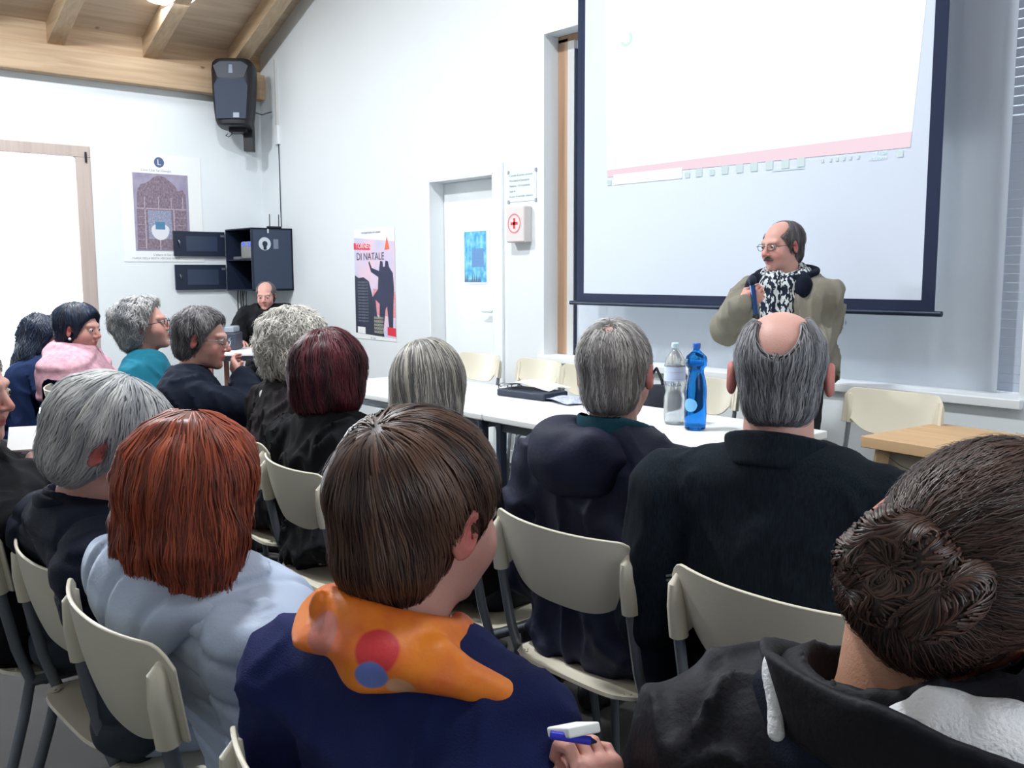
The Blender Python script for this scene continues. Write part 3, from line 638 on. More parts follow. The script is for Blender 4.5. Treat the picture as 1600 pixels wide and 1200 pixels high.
# laptop case, papers, small items on the left table
g = empty('document_case', (-3.56, 3.22, .7405), math.radians(4), 'flat dark case lying on the farther white table under papers', 'document case')
MB().box((-.17, -.09, 0), (.17, .09, .038)).build('case', mat('case_navy', (30,40,58), .5), g, bevel=.008)
M_pp = mat('crumpled_paper', (226,234,234), .7, var=.12, vscale=14)
def sheet_pile(x, y, z, sx, sy, label, rot=0, mt=None, amp=.008, cat='paper', name='paper_sheet'):
    n = 14; G = np.zeros((n, n, 3)); r_ = random.Random(int(x*100)); ph = [r_.random()*6 for _ in range(4)]
    for i in range(n):
        for j in range(n):
            u, v = i/(n-1), j/(n-1); G[i,j] = ((u-.5)*sx, (v-.5)*sy, amp*(1.6+math.sin(u*5+ph[0])+.6*math.sin(v*7+ph[1]+u*3)))
    o = MB().sheet(G, .0012).build(name, mt or M_pp, None, smooth=True); o.location = (x, y, z); o.rotation_euler = (0, 0, rot); tag(o, label, cat); return o
sheet_pile(-3.60, 3.28, .781, .32, .20, 'crumpled white papers lying on the dark case', .2, amp=.012)
sheet_pile(-3.30, 3.24, .742, .26, .20, 'grey folder sheets on the table beside the dark case', -.2, mat('grey_sheet', (150,156,186), .6, rgb2=(206,214,222), vscale=10))
sheet_pile(-3.13, 3.27, .742, .14, .12, 'small red and white leaflet beside the navy jacket shoulder', .3, mat('red_leaflet', (226,224,228), .6, rgb2=(190,84,104), vscale=20))
g = empty('eyeglasses', (-3.83, 3.30, .7405), .7, 'dark-rimmed glasses folded on the farther white table', 'glasses')
for s_ in (-1, 1): MB().tube([(s_*.035+.026*math.cos(t), 0, .022+.019*math.sin(t)) for t in np.linspace(0, 2*math.pi, 17)], .0028, 6).build('rim', M_black, g)
for s_ in (-1, 1): MB().tube([(s_*.064, 0, .03), (s_*.060, .10, .008)], .0028, 6).build('temple', M_black, g)
# ================================================================ people: bodies, clothes and hair as blended solids
f32 = np.float32; _uv = _u
def V3(*a): return np.array(a, dtype=f32)
def ell(P, c, r, R=None):
    q = P - np.asarray(c, f32)
    if R is not None: q = q @ np.asarray(R, f32)
    r = np.asarray(r, f32); k0 = np.sqrt(((q/r)**2).sum(1)); k1 = np.sqrt(((q/(r*r))**2).sum(1)) + 1e-6
    return k0*(k0-1)/k1
def cone(P, a, b, ra, rb):
    a = np.asarray(a, f32); b = np.asarray(b, f32); ba = b-a; pa = P-a
    h = np.clip((pa@ba)/max(1e-9, float(ba@ba)), 0, 1)
    return np.sqrt(((pa-h[:,None]*ba)**2).sum(1)) - (ra+(rb-ra)*h)
def smin(a, b, k):
    if k <= 0: return np.minimum(a, b)
    h = np.clip(.5+.5*(b-a)/k, 0, 1); return b*(1-h)+a*h-k*h*(1-h)
def smax(a, b, k): return -smin(-a, -b, k)
def wob(P, s, seed=0.0):        # smooth wandering noise, about -1..1
    x, y, z = P[:,0]*s+seed, P[:,1]*s+seed*1.7, P[:,2]*s-seed
    return .5*np.sin(x*1.1+1.6*np.sin(y*.9+z*.7)) * np.cos(z*1.3+1.2*np.sin(x*.8)) + .5*np.sin(y*1.7+z*1.2+1.3*np.sin(x*1.9))*np.cos(x*.6-z*.9)
def surfnet(fn, lo, hi, h):
    lo = np.asarray(lo, float); hi = np.asarray(hi, float); n = np.maximum(4, np.ceil((hi-lo)/h).astype(int)+1)
    # two-level evaluation: only blocks close to the surface are sampled finely
    D = np.full(n, 1.0, f32); B = 8
    nb = (n + B-1)//B
    bx = [lo[i] + h*(np.arange(nb[i])*B + (B-1)/2) for i in range(3)]
    C = np.stack(np.meshgrid(*bx, indexing='ij'), -1).reshape(-1, 3).astype(f32)
    d0 = fn(C); rad = h*B*.5*1.7321*1.15 + .012
    D[:] = 1.0
    near = np.abs(d0) < rad*1.5
    bi = np.stack(np.unravel_index(np.arange(len(C)), nb), 1)
    for (i, j, k), v in zip(bi[(~near)&(d0 < 0)], d0): D[i*B:(i+1)*B, j*B:(j+1)*B, k*B:(k+1)*B] = -1.0
    nbk = bi[near]
    if len(nbk) == 0: return np.zeros((0,3)), np.zeros((0,4), int)
    off = np.stack(np.meshgrid(*[np.arange(B)]*3, indexing='ij'), -1).reshape(-1, 3)
    I = (nbk[:,None,:]*B + off[None]).reshape(-1, 3); I = I[(I < n).all(1)]
    for s_ in range(0, len(I), 400000):
        J = I[s_:s_+400000]; D[J[:,0], J[:,1], J[:,2]] = fn((lo+J*h).astype(f32))
    S = D < 0
    c = [S[a:n[0]-1+a, b:n[1]-1+b, g:n[2]-1+g] for a in (0,1) for b in (0,1) for g in (0,1)]
    cnt = sum(x.astype(np.int8) for x in c); act = (cnt > 0) & (cnt < 8)
    A = np.argwhere(act); idx = np.full(act.shape, -1, np.int64); idx[act] = np.arange(len(A))
    cor = np.array([(a,b,g) for a in (0,1) for b in (0,1) for g in (0,1)])
    vals = np.stack([D[A[:,0]+a, A[:,1]+b, A[:,2]+g] for a,b,g in cor], 1)
    acc = np.zeros((len(A), 3)); num = np.zeros(len(A))
    for i in range(8):
        for j in range(i+1, 8):
            if np.abs(cor[i]-cor[j]).sum() != 1: continue
            a, b = vals[:,i], vals[:,j]; mk = (a < 0) != (b < 0)
            t = np.where(mk, a/np.where(mk, a-b, 1), 0)
            acc += np.where(mk[:,None], cor[i] + (cor[j]-cor[i])*t[:,None], 0); num += mk
    V = lo + h*(A + acc/np.maximum(num, 1)[:,None])
    F = []
    for ax in range(3):
        s0 = [slice(1, n[i]-1) for i in range(3)]; s1 = list(s0); s0[ax] = slice(0, n[ax]-1); s1[ax] = slice(1, n[ax])
        a, b = S[tuple(s0)], S[tuple(s1)]; e = np.argwhere(a != b)
        if not len(e): continue
        sg = a[tuple(e.T)]; e = e.copy(); o = [1,1,1]; o[ax] = 0; e = e + np.array(o)
        u, v = [(1,2),(2,0),(0,1)][ax]; du = np.zeros(3, int); du[u] = 1; dv = np.zeros(3, int); dv[v] = 1
        q = np.stack([idx[tuple((e-du-dv).T)], idx[tuple((e-dv).T)], idx[tuple(e.T)], idx[tuple((e-du).T)]], 1)
        q[~sg] = q[~sg][:, ::-1]; F.append(q[(q >= 0).all(1)])
    return V, np.concatenate(F)
def rotm(heading=0, pitch=0, roll=0):
    """head axes in the body frame: heading left(+), pitch = nod down(+), roll = lean to the right(+), degrees"""
    return np.array(Matrix.Rotation(math.radians(heading), 3, 'Z') @ Matrix.Rotation(math.radians(-pitch), 3, 'X') @ Matrix.Rotation(math.radians(roll), 3, 'Y'))
# ---- head
def head_fn(o):
    eo = o.get('earout', 0)
    jw = o.get('jaw', 1.0); ns = o.get('nose', 1.0); full = o.get('full', 0)
    def fn(P):
        Q = P.copy(); Q[:,0] = np.abs(Q[:,0])
        d = ell(P, (0,-.012,.030), (.073,.094,.084))
        d = smin(d, ell(P, (0,.028,-.015), (.060,.062,.080)), .02)
        d = smin(d, ell(P, (0,.034,-.068), (.050*jw,.048,.042)), .025)
        d = smin(d, ell(P, (0,.070,-.096), (.020,.018,.016)), .02)
        d = smin(d, ell(Q, (.038,.052,-.032), (.026+full,.028,.030)), .02)
        d = smin(d, cone(Q, (.008,.084,.024), (.042,.074,.026), .010, .009), .015)
        d = smax(d, -ell(Q, (.031,.098,.004), (.018,.018,.011)), .012)
        d = smin(d, cone(P, (0,.084,.016), (0,.108*1.0+.008*(ns-1),-.026), .008, .0115*ns), .009)
        d = smin(d, ell(Q, (.0115,.098,-.031), (.0085,.010,.007)), .006)
        d = smin(d, cone(Q, (0,.092,-.055), (.018,.082,-.057), .0058, .003), .005)
        d = smin(d, cone(Q, (0,.090,-.066), (.016,.081,-.065), .0062, .003), .005)
        d = smax(d, -cone(Q, (0,.101,-.0605), (.022,.086,-.061), .0016, .001), .003)
        # ears
        Re = np.array(Matrix.Rotation(math.radians(-16), 3, 'Z') @ Matrix.Rotation(math.radians(-12), 3, 'X'))
        e = ell(Q, (.0785+eo,-.010,-.004), (.0070+eo*.5,.0175+eo*.4,.031), Re)
        e = smax(e, -ell(Q, (.0865+eo*1.4,-.004,.000), (.009,.010,.018), Re), .006)
        d = smin(d, e, .006)
        return d
    return fn
NECK = [((0,-.018,-.05), .054), ((0,-.040,-.13), .056)]
def eye_balls(root, Rh, Hc, s, iris):
    for sg in (-1, 1):
        m = MB(); c = Hc + Rh@(np.array((sg*.031, .0800, .004))*s)
        r = .0118*s; m.lathe([(r*math.sin(a), -r*math.cos(a)) for a in np.linspace(0, math.pi, 12)], tuple(c), 16)
        e = m.build('eye', M_eye, root, smooth=True)
        m = MB(); fwd = Rh@np.array((0,1,0)); m.lathe([(0, r*1.03), (r*.45, r*.93), (r*.47, r*.90)], (0,0,0), 14, tuple(fwd)); m.v = [v + c for v in m.v]
        m.build('iris', iris, e, smooth=True)
def hand_fn(curl, spread, thumb, sgn):
    """hand in its own frame: wrist at 0, fingers along +y, back of the hand +z, thumb towards +x*sgn"""
    segs = []
    for i, (x, L) in enumerate(((.027,.072),(.009,.080),(-.010,.074),(-.027,.058))):
        k = curl[i] if hasattr(curl, '__len__') else curl
        base = np.array((x*sgn, .088-.004*abs(i-1.2), .002)); an = math.radians(k*.5); sp = spread*(x/.027)*sgn
        p = base; r = .0088 - .0006*i
        for frac in (.44, .31, .25):
            dvec = np.array((math.sin(sp)*math.cos(an), math.cos(sp)*math.cos(an), -math.sin(an))); q = p + dvec*L*frac
            segs.append((p, q, r, r*.92)); p = q; r *= .92; an += math.radians(k*.85)
    tb = np.array((.020*sgn, .022, -.004)); t1 = np.array((.044*sgn, .050, -.012)) if not thumb else np.array((.040*sgn, .050, -.022)); t2 = t1 + (np.array((.012*sgn, .030, -.006)) if not thumb else np.array((-.010*sgn, .028, -.014))); t3 = t2 + (np.array((.004*sgn, .024, -.004)) if not thumb else np.array((-.022*sgn, .012, -.010)))
    def fn(P):
        d = ell(P, (0,.050,0), (.040,.048,.0145))
        for x in (.026,.009,-.010,-.026): d = smin(d, cone(P, (x*.6*sgn,.01,0), (x*sgn,.086,.001), .013, .0105), .010)
        d = smin(d, cone(P, (0,-.05,0), (0,.01,0), .026, .024), .015)
        d = smin(d, cone(P, tb, t1, .016, .0125), .012); d = smin(d, cone(P, t1, t2, .0115, .0098), .004); d = smin(d, cone(P, t2, t3, .0098, .008), .003)
        f = None
        for a, b, ra, rb in segs:
            c_ = cone(P, a, b, ra, rb); f = c_ if f is None else np.minimum(f, c_)
        return smin(d, f, .005)
    return fn
def frame_from(y, z):
    y = np.array(y, float); y /= np.linalg.norm(y); z = np.array(z, float); z -= y*(z@y); z /= np.linalg.norm(z); return np.stack([np.cross(y, z), y, z], 1)
# ---- hair
def hair_mesh(hs, s, Rh, Hc, root, matl, name='hair', seed=1, h=.0045, lo=(-.16,-.17,-.24), hi=(.16,.14,.17)):
    fn = hs['fn']; V, F = surfnet(fn, lo, hi, h); rs = np.random.RandomState(seed)
    n = hs.get('n', 1600); L = hs.get('len', .09); st = 9; w = hs.get('w', .0022); crown = np.array(hs.get('crown', (0,-.045,.11)))
    grav = hs.get('grav', .8); frizz = hs.get('frizz', .004); lift = hs.get('lift', .004); clump = hs.get('clump', 0)
    zmin = hs.get('zmin', -1); hang = hs.get('hang', -1)
    VV = [V]; FF = [F]; T = [np.full(len(V), hs.get('base_tint', .25)) + .2*wob(V.astype(f32), 60, seed)]; nv = len(V)
    def grad(P):
        e = .0025; d = fn(P); g = np.stack([fn(P+V3(e,0,0))-d, fn(P+V3(0,e,0))-d, fn(P+V3(0,0,e))-d], 1); return d, g/(np.linalg.norm(g, axis=1, keepdims=True)+1e-9)
    if n and len(V):
        p = V[rs.randint(0, len(V), n)] + rs.normal(0, h*.4, (n,3))
        if 'keep' in hs: p = p[hs['keep'](p)]
        n = len(p); lay = rs.rand(n)*lift
        ph = rs.rand(n)*6.28; ll = L*(.6+.7*rs.rand(n)); an_ = np.arctan2(p[:,0]-crown[0], -(p[:,1]-crown[1])); tint = np.clip(.42 + .34*np.sin(an_*11+2.2*np.sin(an_*4.3+seed)+p[:,2]*9) + .30*(rs.rand(n)-.5)+.2*wob(p.astype(f32), 30, seed), 0, 1)
        if 'tint' in hs: tint = hs['tint'](p, tint, rs)
        rings = []; swirl = hs.get('swirl', 0)
        p = p.astype(f32); nrm0 = None
        for k in range(st+1):
            d, g = grad(p); u = k/st
            pj = (d - lay*(.25+.75*u) - .0008)
            if hang > -1: pj = np.where(p[:,2] < hang, 0, pj)
            p = p - g*pj[:,None]
            if 'flow' in hs: v = hs['flow'](p, rs)
            else:
                a = p - crown.astype(f32); a[:,2] *= .5; an = np.linalg.norm(a, axis=1, keepdims=True)+1e-6; v = a/an + grav*V3(0,0,-1)*np.clip(an/.10, 0, 1.4)
            if swirl: v = v + swirl*np.cross(g, v)*np.sin(p[:,2]*hs.get('sw_f', 60)+ph)[:,None]
            v = v + rs.normal(0, hs.get('jit', .06), v.shape)
            v2 = v - g*(v*g).sum(1)[:,None]
            if hang > -1: v2 = np.where((p[:,2] < hang)[:,None], V3(0,0,-1)+.12*np.stack([np.sin(ph), np.cos(ph*2), 0*ph], 1), v2)
            v = v2/(np.linalg.norm(v2, axis=1, keepdims=True)+1e-9)
            side = np.cross(v, g); wd = w*(1-.75*u**1.5)*(.7+.3*np.sin(ph))[:,None] if False else (w*(1-.8*u**2))
            fr = (np.sin(ph*3+u*9)*frizz*u)[:,None]*side + (np.cos(ph*5+u*7)*frizz*u*.7)[:,None]*g
            c = p + fr
            rings.append(np.stack([c-side*wd*.5, c+g*wd*.35, c+side*wd*.5], 1))
            p = p + v*np.where(p[:,2] < zmin+.012*np.sin(ph*3), 0, ll/st)[:,None]
        R = np.stack(rings, 1).reshape(-1, 3)        # n, st+1, 3
        b = nv + np.arange(n)[:,None,None]*(st+1)*3 + np.arange(st)[None,:,None]*3 + np.arange(2)[None,None,:]
        b = b.reshape(-1); FF.append(np.stack([b, b+1, b+4, b+3], 1)); VV.append(R); T.append(np.repeat(tint, (st+1)*3))
    W = (np.concatenate(VV)*s) @ Rh.T + Hc
    return mesh_np(name, W, FF, matl, root, True, {'tint': np.concatenate(T)})
def short_fn(top=.014, bald=None, nape=-.088, fringe=.62, y0=.022, lump=.0, ear=True, side=.010, back=.012, ls=30, extra=None):
    def fn(P):
        Q = P.copy(); Q[:,0] = np.abs(Q[:,0])
        d = ell(P, (0,-.013-back*.3,.030+top*.35), (.0735+side,.095+back,.085+top*.75))
        d = smin(d, ell(P, (0,-.052,-.035), (.060+side*.6,.044+back,.062)), .02)
        if extra: d = extra(P, Q, d)
        if lump: d = d + lump*wob(P, ls, 2.0)
        d = smax(d, P[:,1] - (y0 + fringe*P[:,2]), .008)
        d = smax(d, nape - P[:,2] - .12*(P[:,1]+.05), .008)
        if ear: d = smax(d, -ell(Q, (.088,-.004,-.012), (.024,.022,.040)), .006)
        if bald is not None:
            for c, r in (bald if isinstance(bald, list) else [bald]): d = smax(d, -ell(P, c, r), .010)
        return d
    return fn
def bob_fn(w=.094, bot=-.13, face=.50, y0=.030, top=.118, back=.118, lump=0, ls=25, flare=1.0, dep=.085, lump_top=None):
    def fn(P):
        d = ell(P, (0,-.018,.022), (w,back,top-.022+.02))
        d = smin(d, ell(P, (0,-.030,bot*.5), (w*flare+.002, dep+.012, -bot*.75)), .03)
        if lump_top: d = smin(d, ell(P, *lump_top), .03)
        if lump: d = d + lump*wob(P, ls, 4.0)
        d = smax(d, P[:,1] - (y0 + face*P[:,2]), .012)
        d = smax(d, bot - P[:,2] + .006*np.sin(P[:,0]*140)+.004*np.sin(P[:,1]*190), .012)
        # hollow for the neck and chin underneath
        d = smax(d, -cone(P, (0,-.01,-.09), (0,-.03,-.25), .056, .070), .012)
        return d
    return fn
# ---- clothing
def ring_fn(c, ax, ay, th, hgt, tilt=12, flare=0.0, open_front=0.0, drop=0.0, ry=0):
    Rt = np.array(Matrix.Rotation(math.radians(ry), 3, 'Y') @ Matrix.Rotation(math.radians(-tilt), 3, 'X'))
    def fn(P):
        q = (P-np.asarray(c, f32)) @ Rt.astype(f32)
        k = 1+flare*q[:,2]/max(hgt, 1e-3)
        r = np.sqrt((q[:,0]/ax)**2+(q[:,1]/ay)**2)/k; d = np.abs(r-1)*min(ax, ay) - th
        d = smax(d, np.abs(q[:,2]+drop*q[:,1]) - hgt, th*1.2)
        if open_front: d = smax(d, open_front-np.sqrt((q[:,0])**2+(q[:,1]-ay)**2), .01)
        return d
    return fn
def part(root, name, fn, lo, hi, h, matl, attrs=None, smooth=True):
    V, F = surfnet(fn, lo, hi, h)
    if not len(V): print('EMPTY', name); return None
    return mesh_np(name, V, F, matl, root, smooth, attrs(V.astype(f32)) if attrs else None)
_u = np.linspace(-.4, 1.2, 161)
def _sm(y): k = np.hanning(25); k /= k.sum(); return np.convolve(np.pad(y, 12, mode='edge'), k, 'valid')
UT = _u.copy(); WXT = _sm(np.interp(_u, [-.3,-.1,.05,.35,.62,.82,.95,1.06,1.15], [.165,.185,.180,.160,.163,.160,.120,.075,.05]))
WYT = _sm(np.interp(_u, [-.3,-.1,.05,.35,.62,.82,.95,1.06,1.15], [.130,.140,.132,.112,.104,.098,.078,.06,.05]))
PEOPLE = {}
def wpt(px, py, t):
    d = _f + _r*((px-800)/FPX) + _uv*((600-py)/FPX); return np.array(CAM + d*t)
SEAT_S = 1.04; SEAT_T = 1.055
def person(o):
    s = o.get('s', SEAT_S if not o.get('stand') else 1.0); hd0 = o['head']; Hw = wpt(hd0[0], hd0[1], hd0[2]*(SEAT_T if not o.get('stand') else 1))
    yaw = o['yaw']; ry = math.radians(yaw-90); Rb = np.array(Matrix.Rotation(ry, 3, 'Z'))
    rx_, ry_ = o['root'] if 'root' in o else (Hw[0], Hw[1])
    root = empty('person', (rx_, ry_, 0), ry, o['label'], 'person', o.get('group'))
    L = lambda w: Rb.T @ (np.asarray(w) - np.array((rx_, ry_, 0)))
    Hc = L(Hw); Rh = rotm(o['hyaw']-yaw, o.get('pitch', 5), o.get('roll', 0))
    stand = o.get('stand', False); ts = o.get('ts', s)
    neckp = Hc + Rh@(np.array((0,-.024,-.115))*s)
    N = neckp + np.array((-Rh[0,2]*.02, -.004, -.055*ts)) + np.array(o.get('noff', (0,0,0)))
    pel = np.array((0.0, -.06, .54)) if not stand else np.array((0.0, -.01, .93))
    if 'pel' in o: pel = np.array(o['pel'])
    ax = N-pel; sw = o.get('sw', .175)*ts; dr = o.get('sdrop', .058)
    tw = math.radians(o.get('twist', 0)); ct, st_ = math.cos(tw), math.sin(tw)
    S = {sg: N + np.array((sg*sw*ct, sg*sw*st_-.005, -dr*ts)) for sg in (-1, 1)}
    arms = {}
    for sg in (-1, 1):
        key = 'armR' if sg > 0 else 'armL'
        if key in o: el, wr = [L(wpt(*q)) if abs(q[0]) > 9 else np.array(q) for q in o[key]]
        elif stand: el = S[sg]+np.array((sg*.05,-.03,-.28)); wr = el+np.array((-sg*.0,.06,-.24))
        else: el = S[sg]+np.array((sg*.055,.02,-.27*ts)); wr = el+np.array((-sg*.10,.20,-.05)) if not o.get('fold') else el+np.array((-sg*.2,.12,.02))
        arms[sg] = (el, wr)
    C = o.get('coat', {}); g = C.get('grow', .006); wide = o.get('wide', 1.0); dp = o.get('deep', 1.0)
    M1 = pel + ax*.68; M2 = pel + ax*.34
    Lx = float(np.linalg.norm(ax)); au_ = ax/Lx; Xl = np.array((1.0,0,0)) - au_*au_[0]; Xl /= np.linalg.norm(Xl); Yl = np.cross(au_, Xl)
    bw = o.get('belly', 1.0)
    def torso(P, g=0.0, arms_on=True, ka=.022):
        q = P - pel.astype(f32); u = (q@au_.astype(f32))/Lx; q = q - (u*Lx)[:,None]*au_.astype(f32)
        wx = (np.interp(u, UT, WXT)*wide*ts*bw**np.clip(1-u*1.4, 0, 1)+g); wy = (np.interp(u, UT, WYT)*dp*ts+g); yy = q@Yl.astype(f32) - .014; xx = q@Xl.astype(f32)
        k = (np.abs(xx/wx)**2.5 + np.abs(yy/wy)**2.5 + 1e-9)**.4
        d = (k-1)*np.minimum(wx, wy)*.9; d = smax(d, (u-1.07)*Lx, .03); d = smax(d, (-.20-u)*Lx, .05)
        for sg in (-1, 1):
            d = smin(d, cone(P, N+np.array((sg*.012,-.004,.012)), S[sg]+np.array((-sg*.015,0,.0)), (.050)*ts+g*.7, .054*ts+g), .05)
        if arms_on:
            for sg in (-1, 1):
                el, wr = arms[sg]; a = cone(P, S[sg], el, .060*ts+g, .046*ts+g); wl = np.linalg.norm(wr-el); wc = wr-(wr-el)/wl*.01
                a = smin(a, cone(P, el, wc, .045*ts+g, .031*ts+g*.9), .02)
                d = smin(d, a, ka)
        return d
    # ---- skin: head, neck, hands and the body under the clothes, one mesh
    hf = head_fn(o); Rf = Rh.astype(f32)
    def skin(P):
        Q = ((P-Hc.astype(f32)) @ Rf)/s; d = hf(Q)*s
        d = smin(d, cone(P, Hc+Rh@(np.array((0,-.020,-.045))*s), N+np.array((0,.0,-.01)), .052*s*o.get('neck', 1), .057*s*o.get('neck', 1)), .022*s)
        return smin(d, cone(P, N+np.array((-.06,-.0,-.055)), N+np.array((.06,0,-.055)), .05, .05), .04)
    hh = o.get('hres', .0042)
    V, F = surfnet(skin, np.minimum(Hc-.17*s, N-.14), np.maximum(Hc+.17*s, N+.12), hh)
    Q = ((V-Hc) @ Rh)/s
    ea = np.exp(-(((np.abs(Q[:,0])-.082)/.016)**2+((Q[:,1]+.008)/.026)**2+((Q[:,2]+.004)/.04)**2))
    lips = np.exp(-((Q[:,0]/.020)**2+((Q[:,1]-.092)/.014)**2+((Q[:,2]+.061)/.008)**2)); nose = .5*np.exp(-((Q[:,0]/.016)**2+((Q[:,1]-.110)/.018)**2+((Q[:,2]+.028)/.02)**2))
    chk = .35*np.exp(-(((np.abs(Q[:,0])-.045)/.022)**2+((Q[:,1]-.07)/.03)**2+((Q[:,2]+.03)/.025)**2))
    red = np.clip(ea*o.get('earred', .8)+lips*.9+nose+chk, 0, 1)
    VV = [V]; FF = [F]; RR = [red]; nv = len(V)
    V, F = surfnet(lambda P: torso(P, -.014), pel-np.array((.36,.34,.10)), N+np.array((.36,.42,.0)), .016); VV.append(V); FF.append(F+nv); nv += len(V); RR.append(np.zeros(len(V)))
    hip = [(sg, pel+np.array((sg*.09,.02,-.03))) for sg in (-1,1)]
    if stand: legs = {sg: (h_, np.array((sg*.10,.02,.50)), np.array((sg*.12,-.01,.09))) for sg, h_ in hip}
    else: legs = {sg: (h_, np.array((sg*o.get('kx', .115), .36, .49)), np.array((sg*.12,.36+o.get('foot', .02),.09))) for sg, h_ in hip}
    def legfn(P, g=0.0):
        d = None
        for sg in (-1,1):
            h_, k_, a_ = legs[sg]; e = smin(cone(P, h_, k_, .078+g, .055+g), cone(P, k_, a_, .052+g, .036+g), .02); d = e if d is None else smin(d, e, .02)
        return d
    llo = np.array((-.34,-.24,.03)); lhi = np.array((.34,.56,.64)) if not stand else np.array((.32,.2,1.0))
    V, F = surfnet(lambda P: legfn(P, -.012), llo, lhi, .018); VV.append(V); FF.append(F+nv); nv += len(V); RR.append(np.zeros(len(V)))
    for sg in (-1, 1):
        hd = (o.get('handR') if sg > 0 else o.get('handL')) or {}
        el, wr = arms[sg]; dr_ = hd.get('dir'); y = (wr-el) if dr_ is None else (L(wpt(*dr_))-wr if abs(dr_[0]) > 9 else np.array(dr_))
        z = np.array(hd.get('back', (0,0,1.0))) if 'backw' not in hd else Rb.T@np.array(hd['backw'])
        Fm = frame_from(y, z); hs_ = o.get('hand_s', .98)
        V, F = surfnet(hand_fn(hd.get('curl', 25), hd.get('spread', .06), hd.get('thumb', 0), -1 if sg > 0 else 1), (-.07,-.055,-.10), (.07,.19,.045), hd.get('res', .005))
        W = (V*hs_) @ Fm.T + wr; VV.append(W); FF.append(F+nv); nv += len(V); RR.append(np.full(len(V), .12))
    mesh_np('body', np.concatenate(VV), FF, o['skin'], root, True, {'red': np.concatenate(RR)})
    if o.get('eyes', 1): eye_balls(root, Rh, Hc, s, M_iris)
    # ---- clothes
    if not o.get('nolegs'):
        part(root, 'trousers', lambda P: legfn(P, .004)+.003*wob(P, 40), llo, lhi, .012, o.get('trousers', M_trou))
        for sg in (-1,1):
            a_ = legs[sg][2]; part(root, 'shoe', lambda P: smax(smin(ell(P, a_+np.array((0,.07,-.055)), (.042,.115,.04)), ell(P, a_+np.array((0,-.01,-.03)), (.038,.05,.06)), .02), .0-P[:,2], .004), a_-np.array((.08,.12,.09)), a_+np.array((.08,.22,.07)), .008, M_shoe)
    q = C.get('quilt'); wr_ = C.get('wrinkle', .0035); wf_ = C.get('wf', 26)
    def coat(P):
        d = torso(P, g, True, C.get('ka', .018))
        if C.get('sag'): d = smin(d, ell(P, M1+np.array(C['sag'][0]), C['sag'][1]), .05)
        st3 = V3(*C.get('cs', (1.0,1.0,.55))); att = np.clip((np.sqrt(((P-N.astype(f32))**2).sum(1))-.09)/.07, 0, 1)
        d = d - wr_*.35*wob(P, wf_*.7, o.get('seed', 1)) - wr_*2.4*att*(np.clip(1-np.abs(wob(P*st3, wf_, 5+o.get('seed', 1)))*1.6, 0, 1)**2-.25)
        if C.get('folds'):                        # slanting folds across the back
            fa, ff, fd = C['folds']; d = d - fa*np.maximum(0, np.sin((P@np.asarray(fd, f32))*ff+1.5*wob(P, 7, 3)))**3
        if q:
            qa, qp = q; zz = P[:,2] + C.get('qs', 0.0)*P[:,0] + .006*wob(P, 7, 1); sd = (zz/qp-np.floor(zz/qp)-.5)*qp; d = d + qa*np.exp(-(sd/.0075)**2)
            zx = np.abs(np.abs(P[:,0]-N[0])-.135*ts); d = d + .006*np.exp(-(zx/.009)**2)
        d = smax(d, -cone(P, N+np.array((0,.01,-.02)), N+np.array((0,.015,.12)), .058*s*C.get('nk', 1), .075*s*C.get('nk', 1)), .008)
        hem = pel[2]+C.get('hem', -.13) ; d = smax(d, hem-P[:,2], .01)
        return d
    lo_ = np.minimum.reduce([pel-np.array((.30,.26,.17)), arms[1][0]-.09, arms[-1][0]-.09, arms[1][1]-.07, arms[-1][1]-.07, S[-1]-.12, S[1]-.12]); hi_ = np.maximum.reduce([pel+np.array((.30,.26,.1)), arms[1][0]+.09, arms[-1][0]+.09, arms[1][1]+.07, arms[-1][1]+.07, S[-1]+.12, S[1]+.12, N+np.array((.1,.1,.08))])
    lo_[2] = max(lo_[2], .05)
    part(root, C.get('name', 'jacket'), coat, lo_, hi_, C.get('res', .010), C['mat'], C.get('attrs'))
    ctx = dict(root=root, N=N, Hc=Hc, Rh=Rh, S=S, pel=pel, s=s, ts=ts, torso=torso, L=L, arms=arms, coat=coat, M1=M1, M2=M2)
    if 'hair' in o: hair_mesh(o['hair'], s, Rh, Hc, root, o['hair']['mat'], seed=o.get('seed', 1), h=o.get('hairres', .0045))
    if 'extra' in o: o['extra'](ctx)
    return ctx
def glasses(ctx, mt, r=.021, th=.0016, name='glasses', yo=.0):
    m = MB(); Rh, Hc, s = ctx['Rh'], ctx['Hc'], ctx['s']; T = lambda p: tuple(Hc + Rh@(np.array(p)*s))
    for sg in (-1, 1):
        m.tube([T((sg*.032+r*1.15*math.cos(t), .104+yo-.006*abs(math.cos(t)+sg*.3), .004+r*.8*math.sin(t))) for t in np.linspace(0, 2*math.pi, 21)], th, 6)
        m.tube([T((sg*.055, .100+yo, .008)), T((sg*.073, .085, .008)), T((sg*.080, .02, .006)), T((sg*.082, -.01, .0))], th, 6)
    m.tube([T((-.010, .108+yo, .008)), T((0, .112+yo, .010)), T((.010, .108+yo, .008))], th, 6)
    return m.build(name, mt, ctx['root'], smooth=True)
def hairmat(name, c1, c2, rough=.42): return mat(name, c1, rough, attr=('tint', c2), spec=.45)
def skinmat(name, c, cr): return mat(name, c, .5, sss=.25, bump=.25, bscale=350, attr=('red', cr), var=.05, vscale=25)
M_eye = mat('eye_white', (196,182,176), .25); M_iris = mat('iris_brown', (48,34,28), .2)
M_trou = mat('dark_trousers', (26,28,36), .8, bump=.5, bscale=300); M_shoe = mat('dark_shoe', (18,18,20), .4)
SK1 = skinmat('skin_light', (218,176,160), (196,92,88)); SK2 = skinmat('skin_pink', (212,162,150), (190,76,78)); SK3 = skinmat('skin_tan', (196,146,120), (176,80,70))
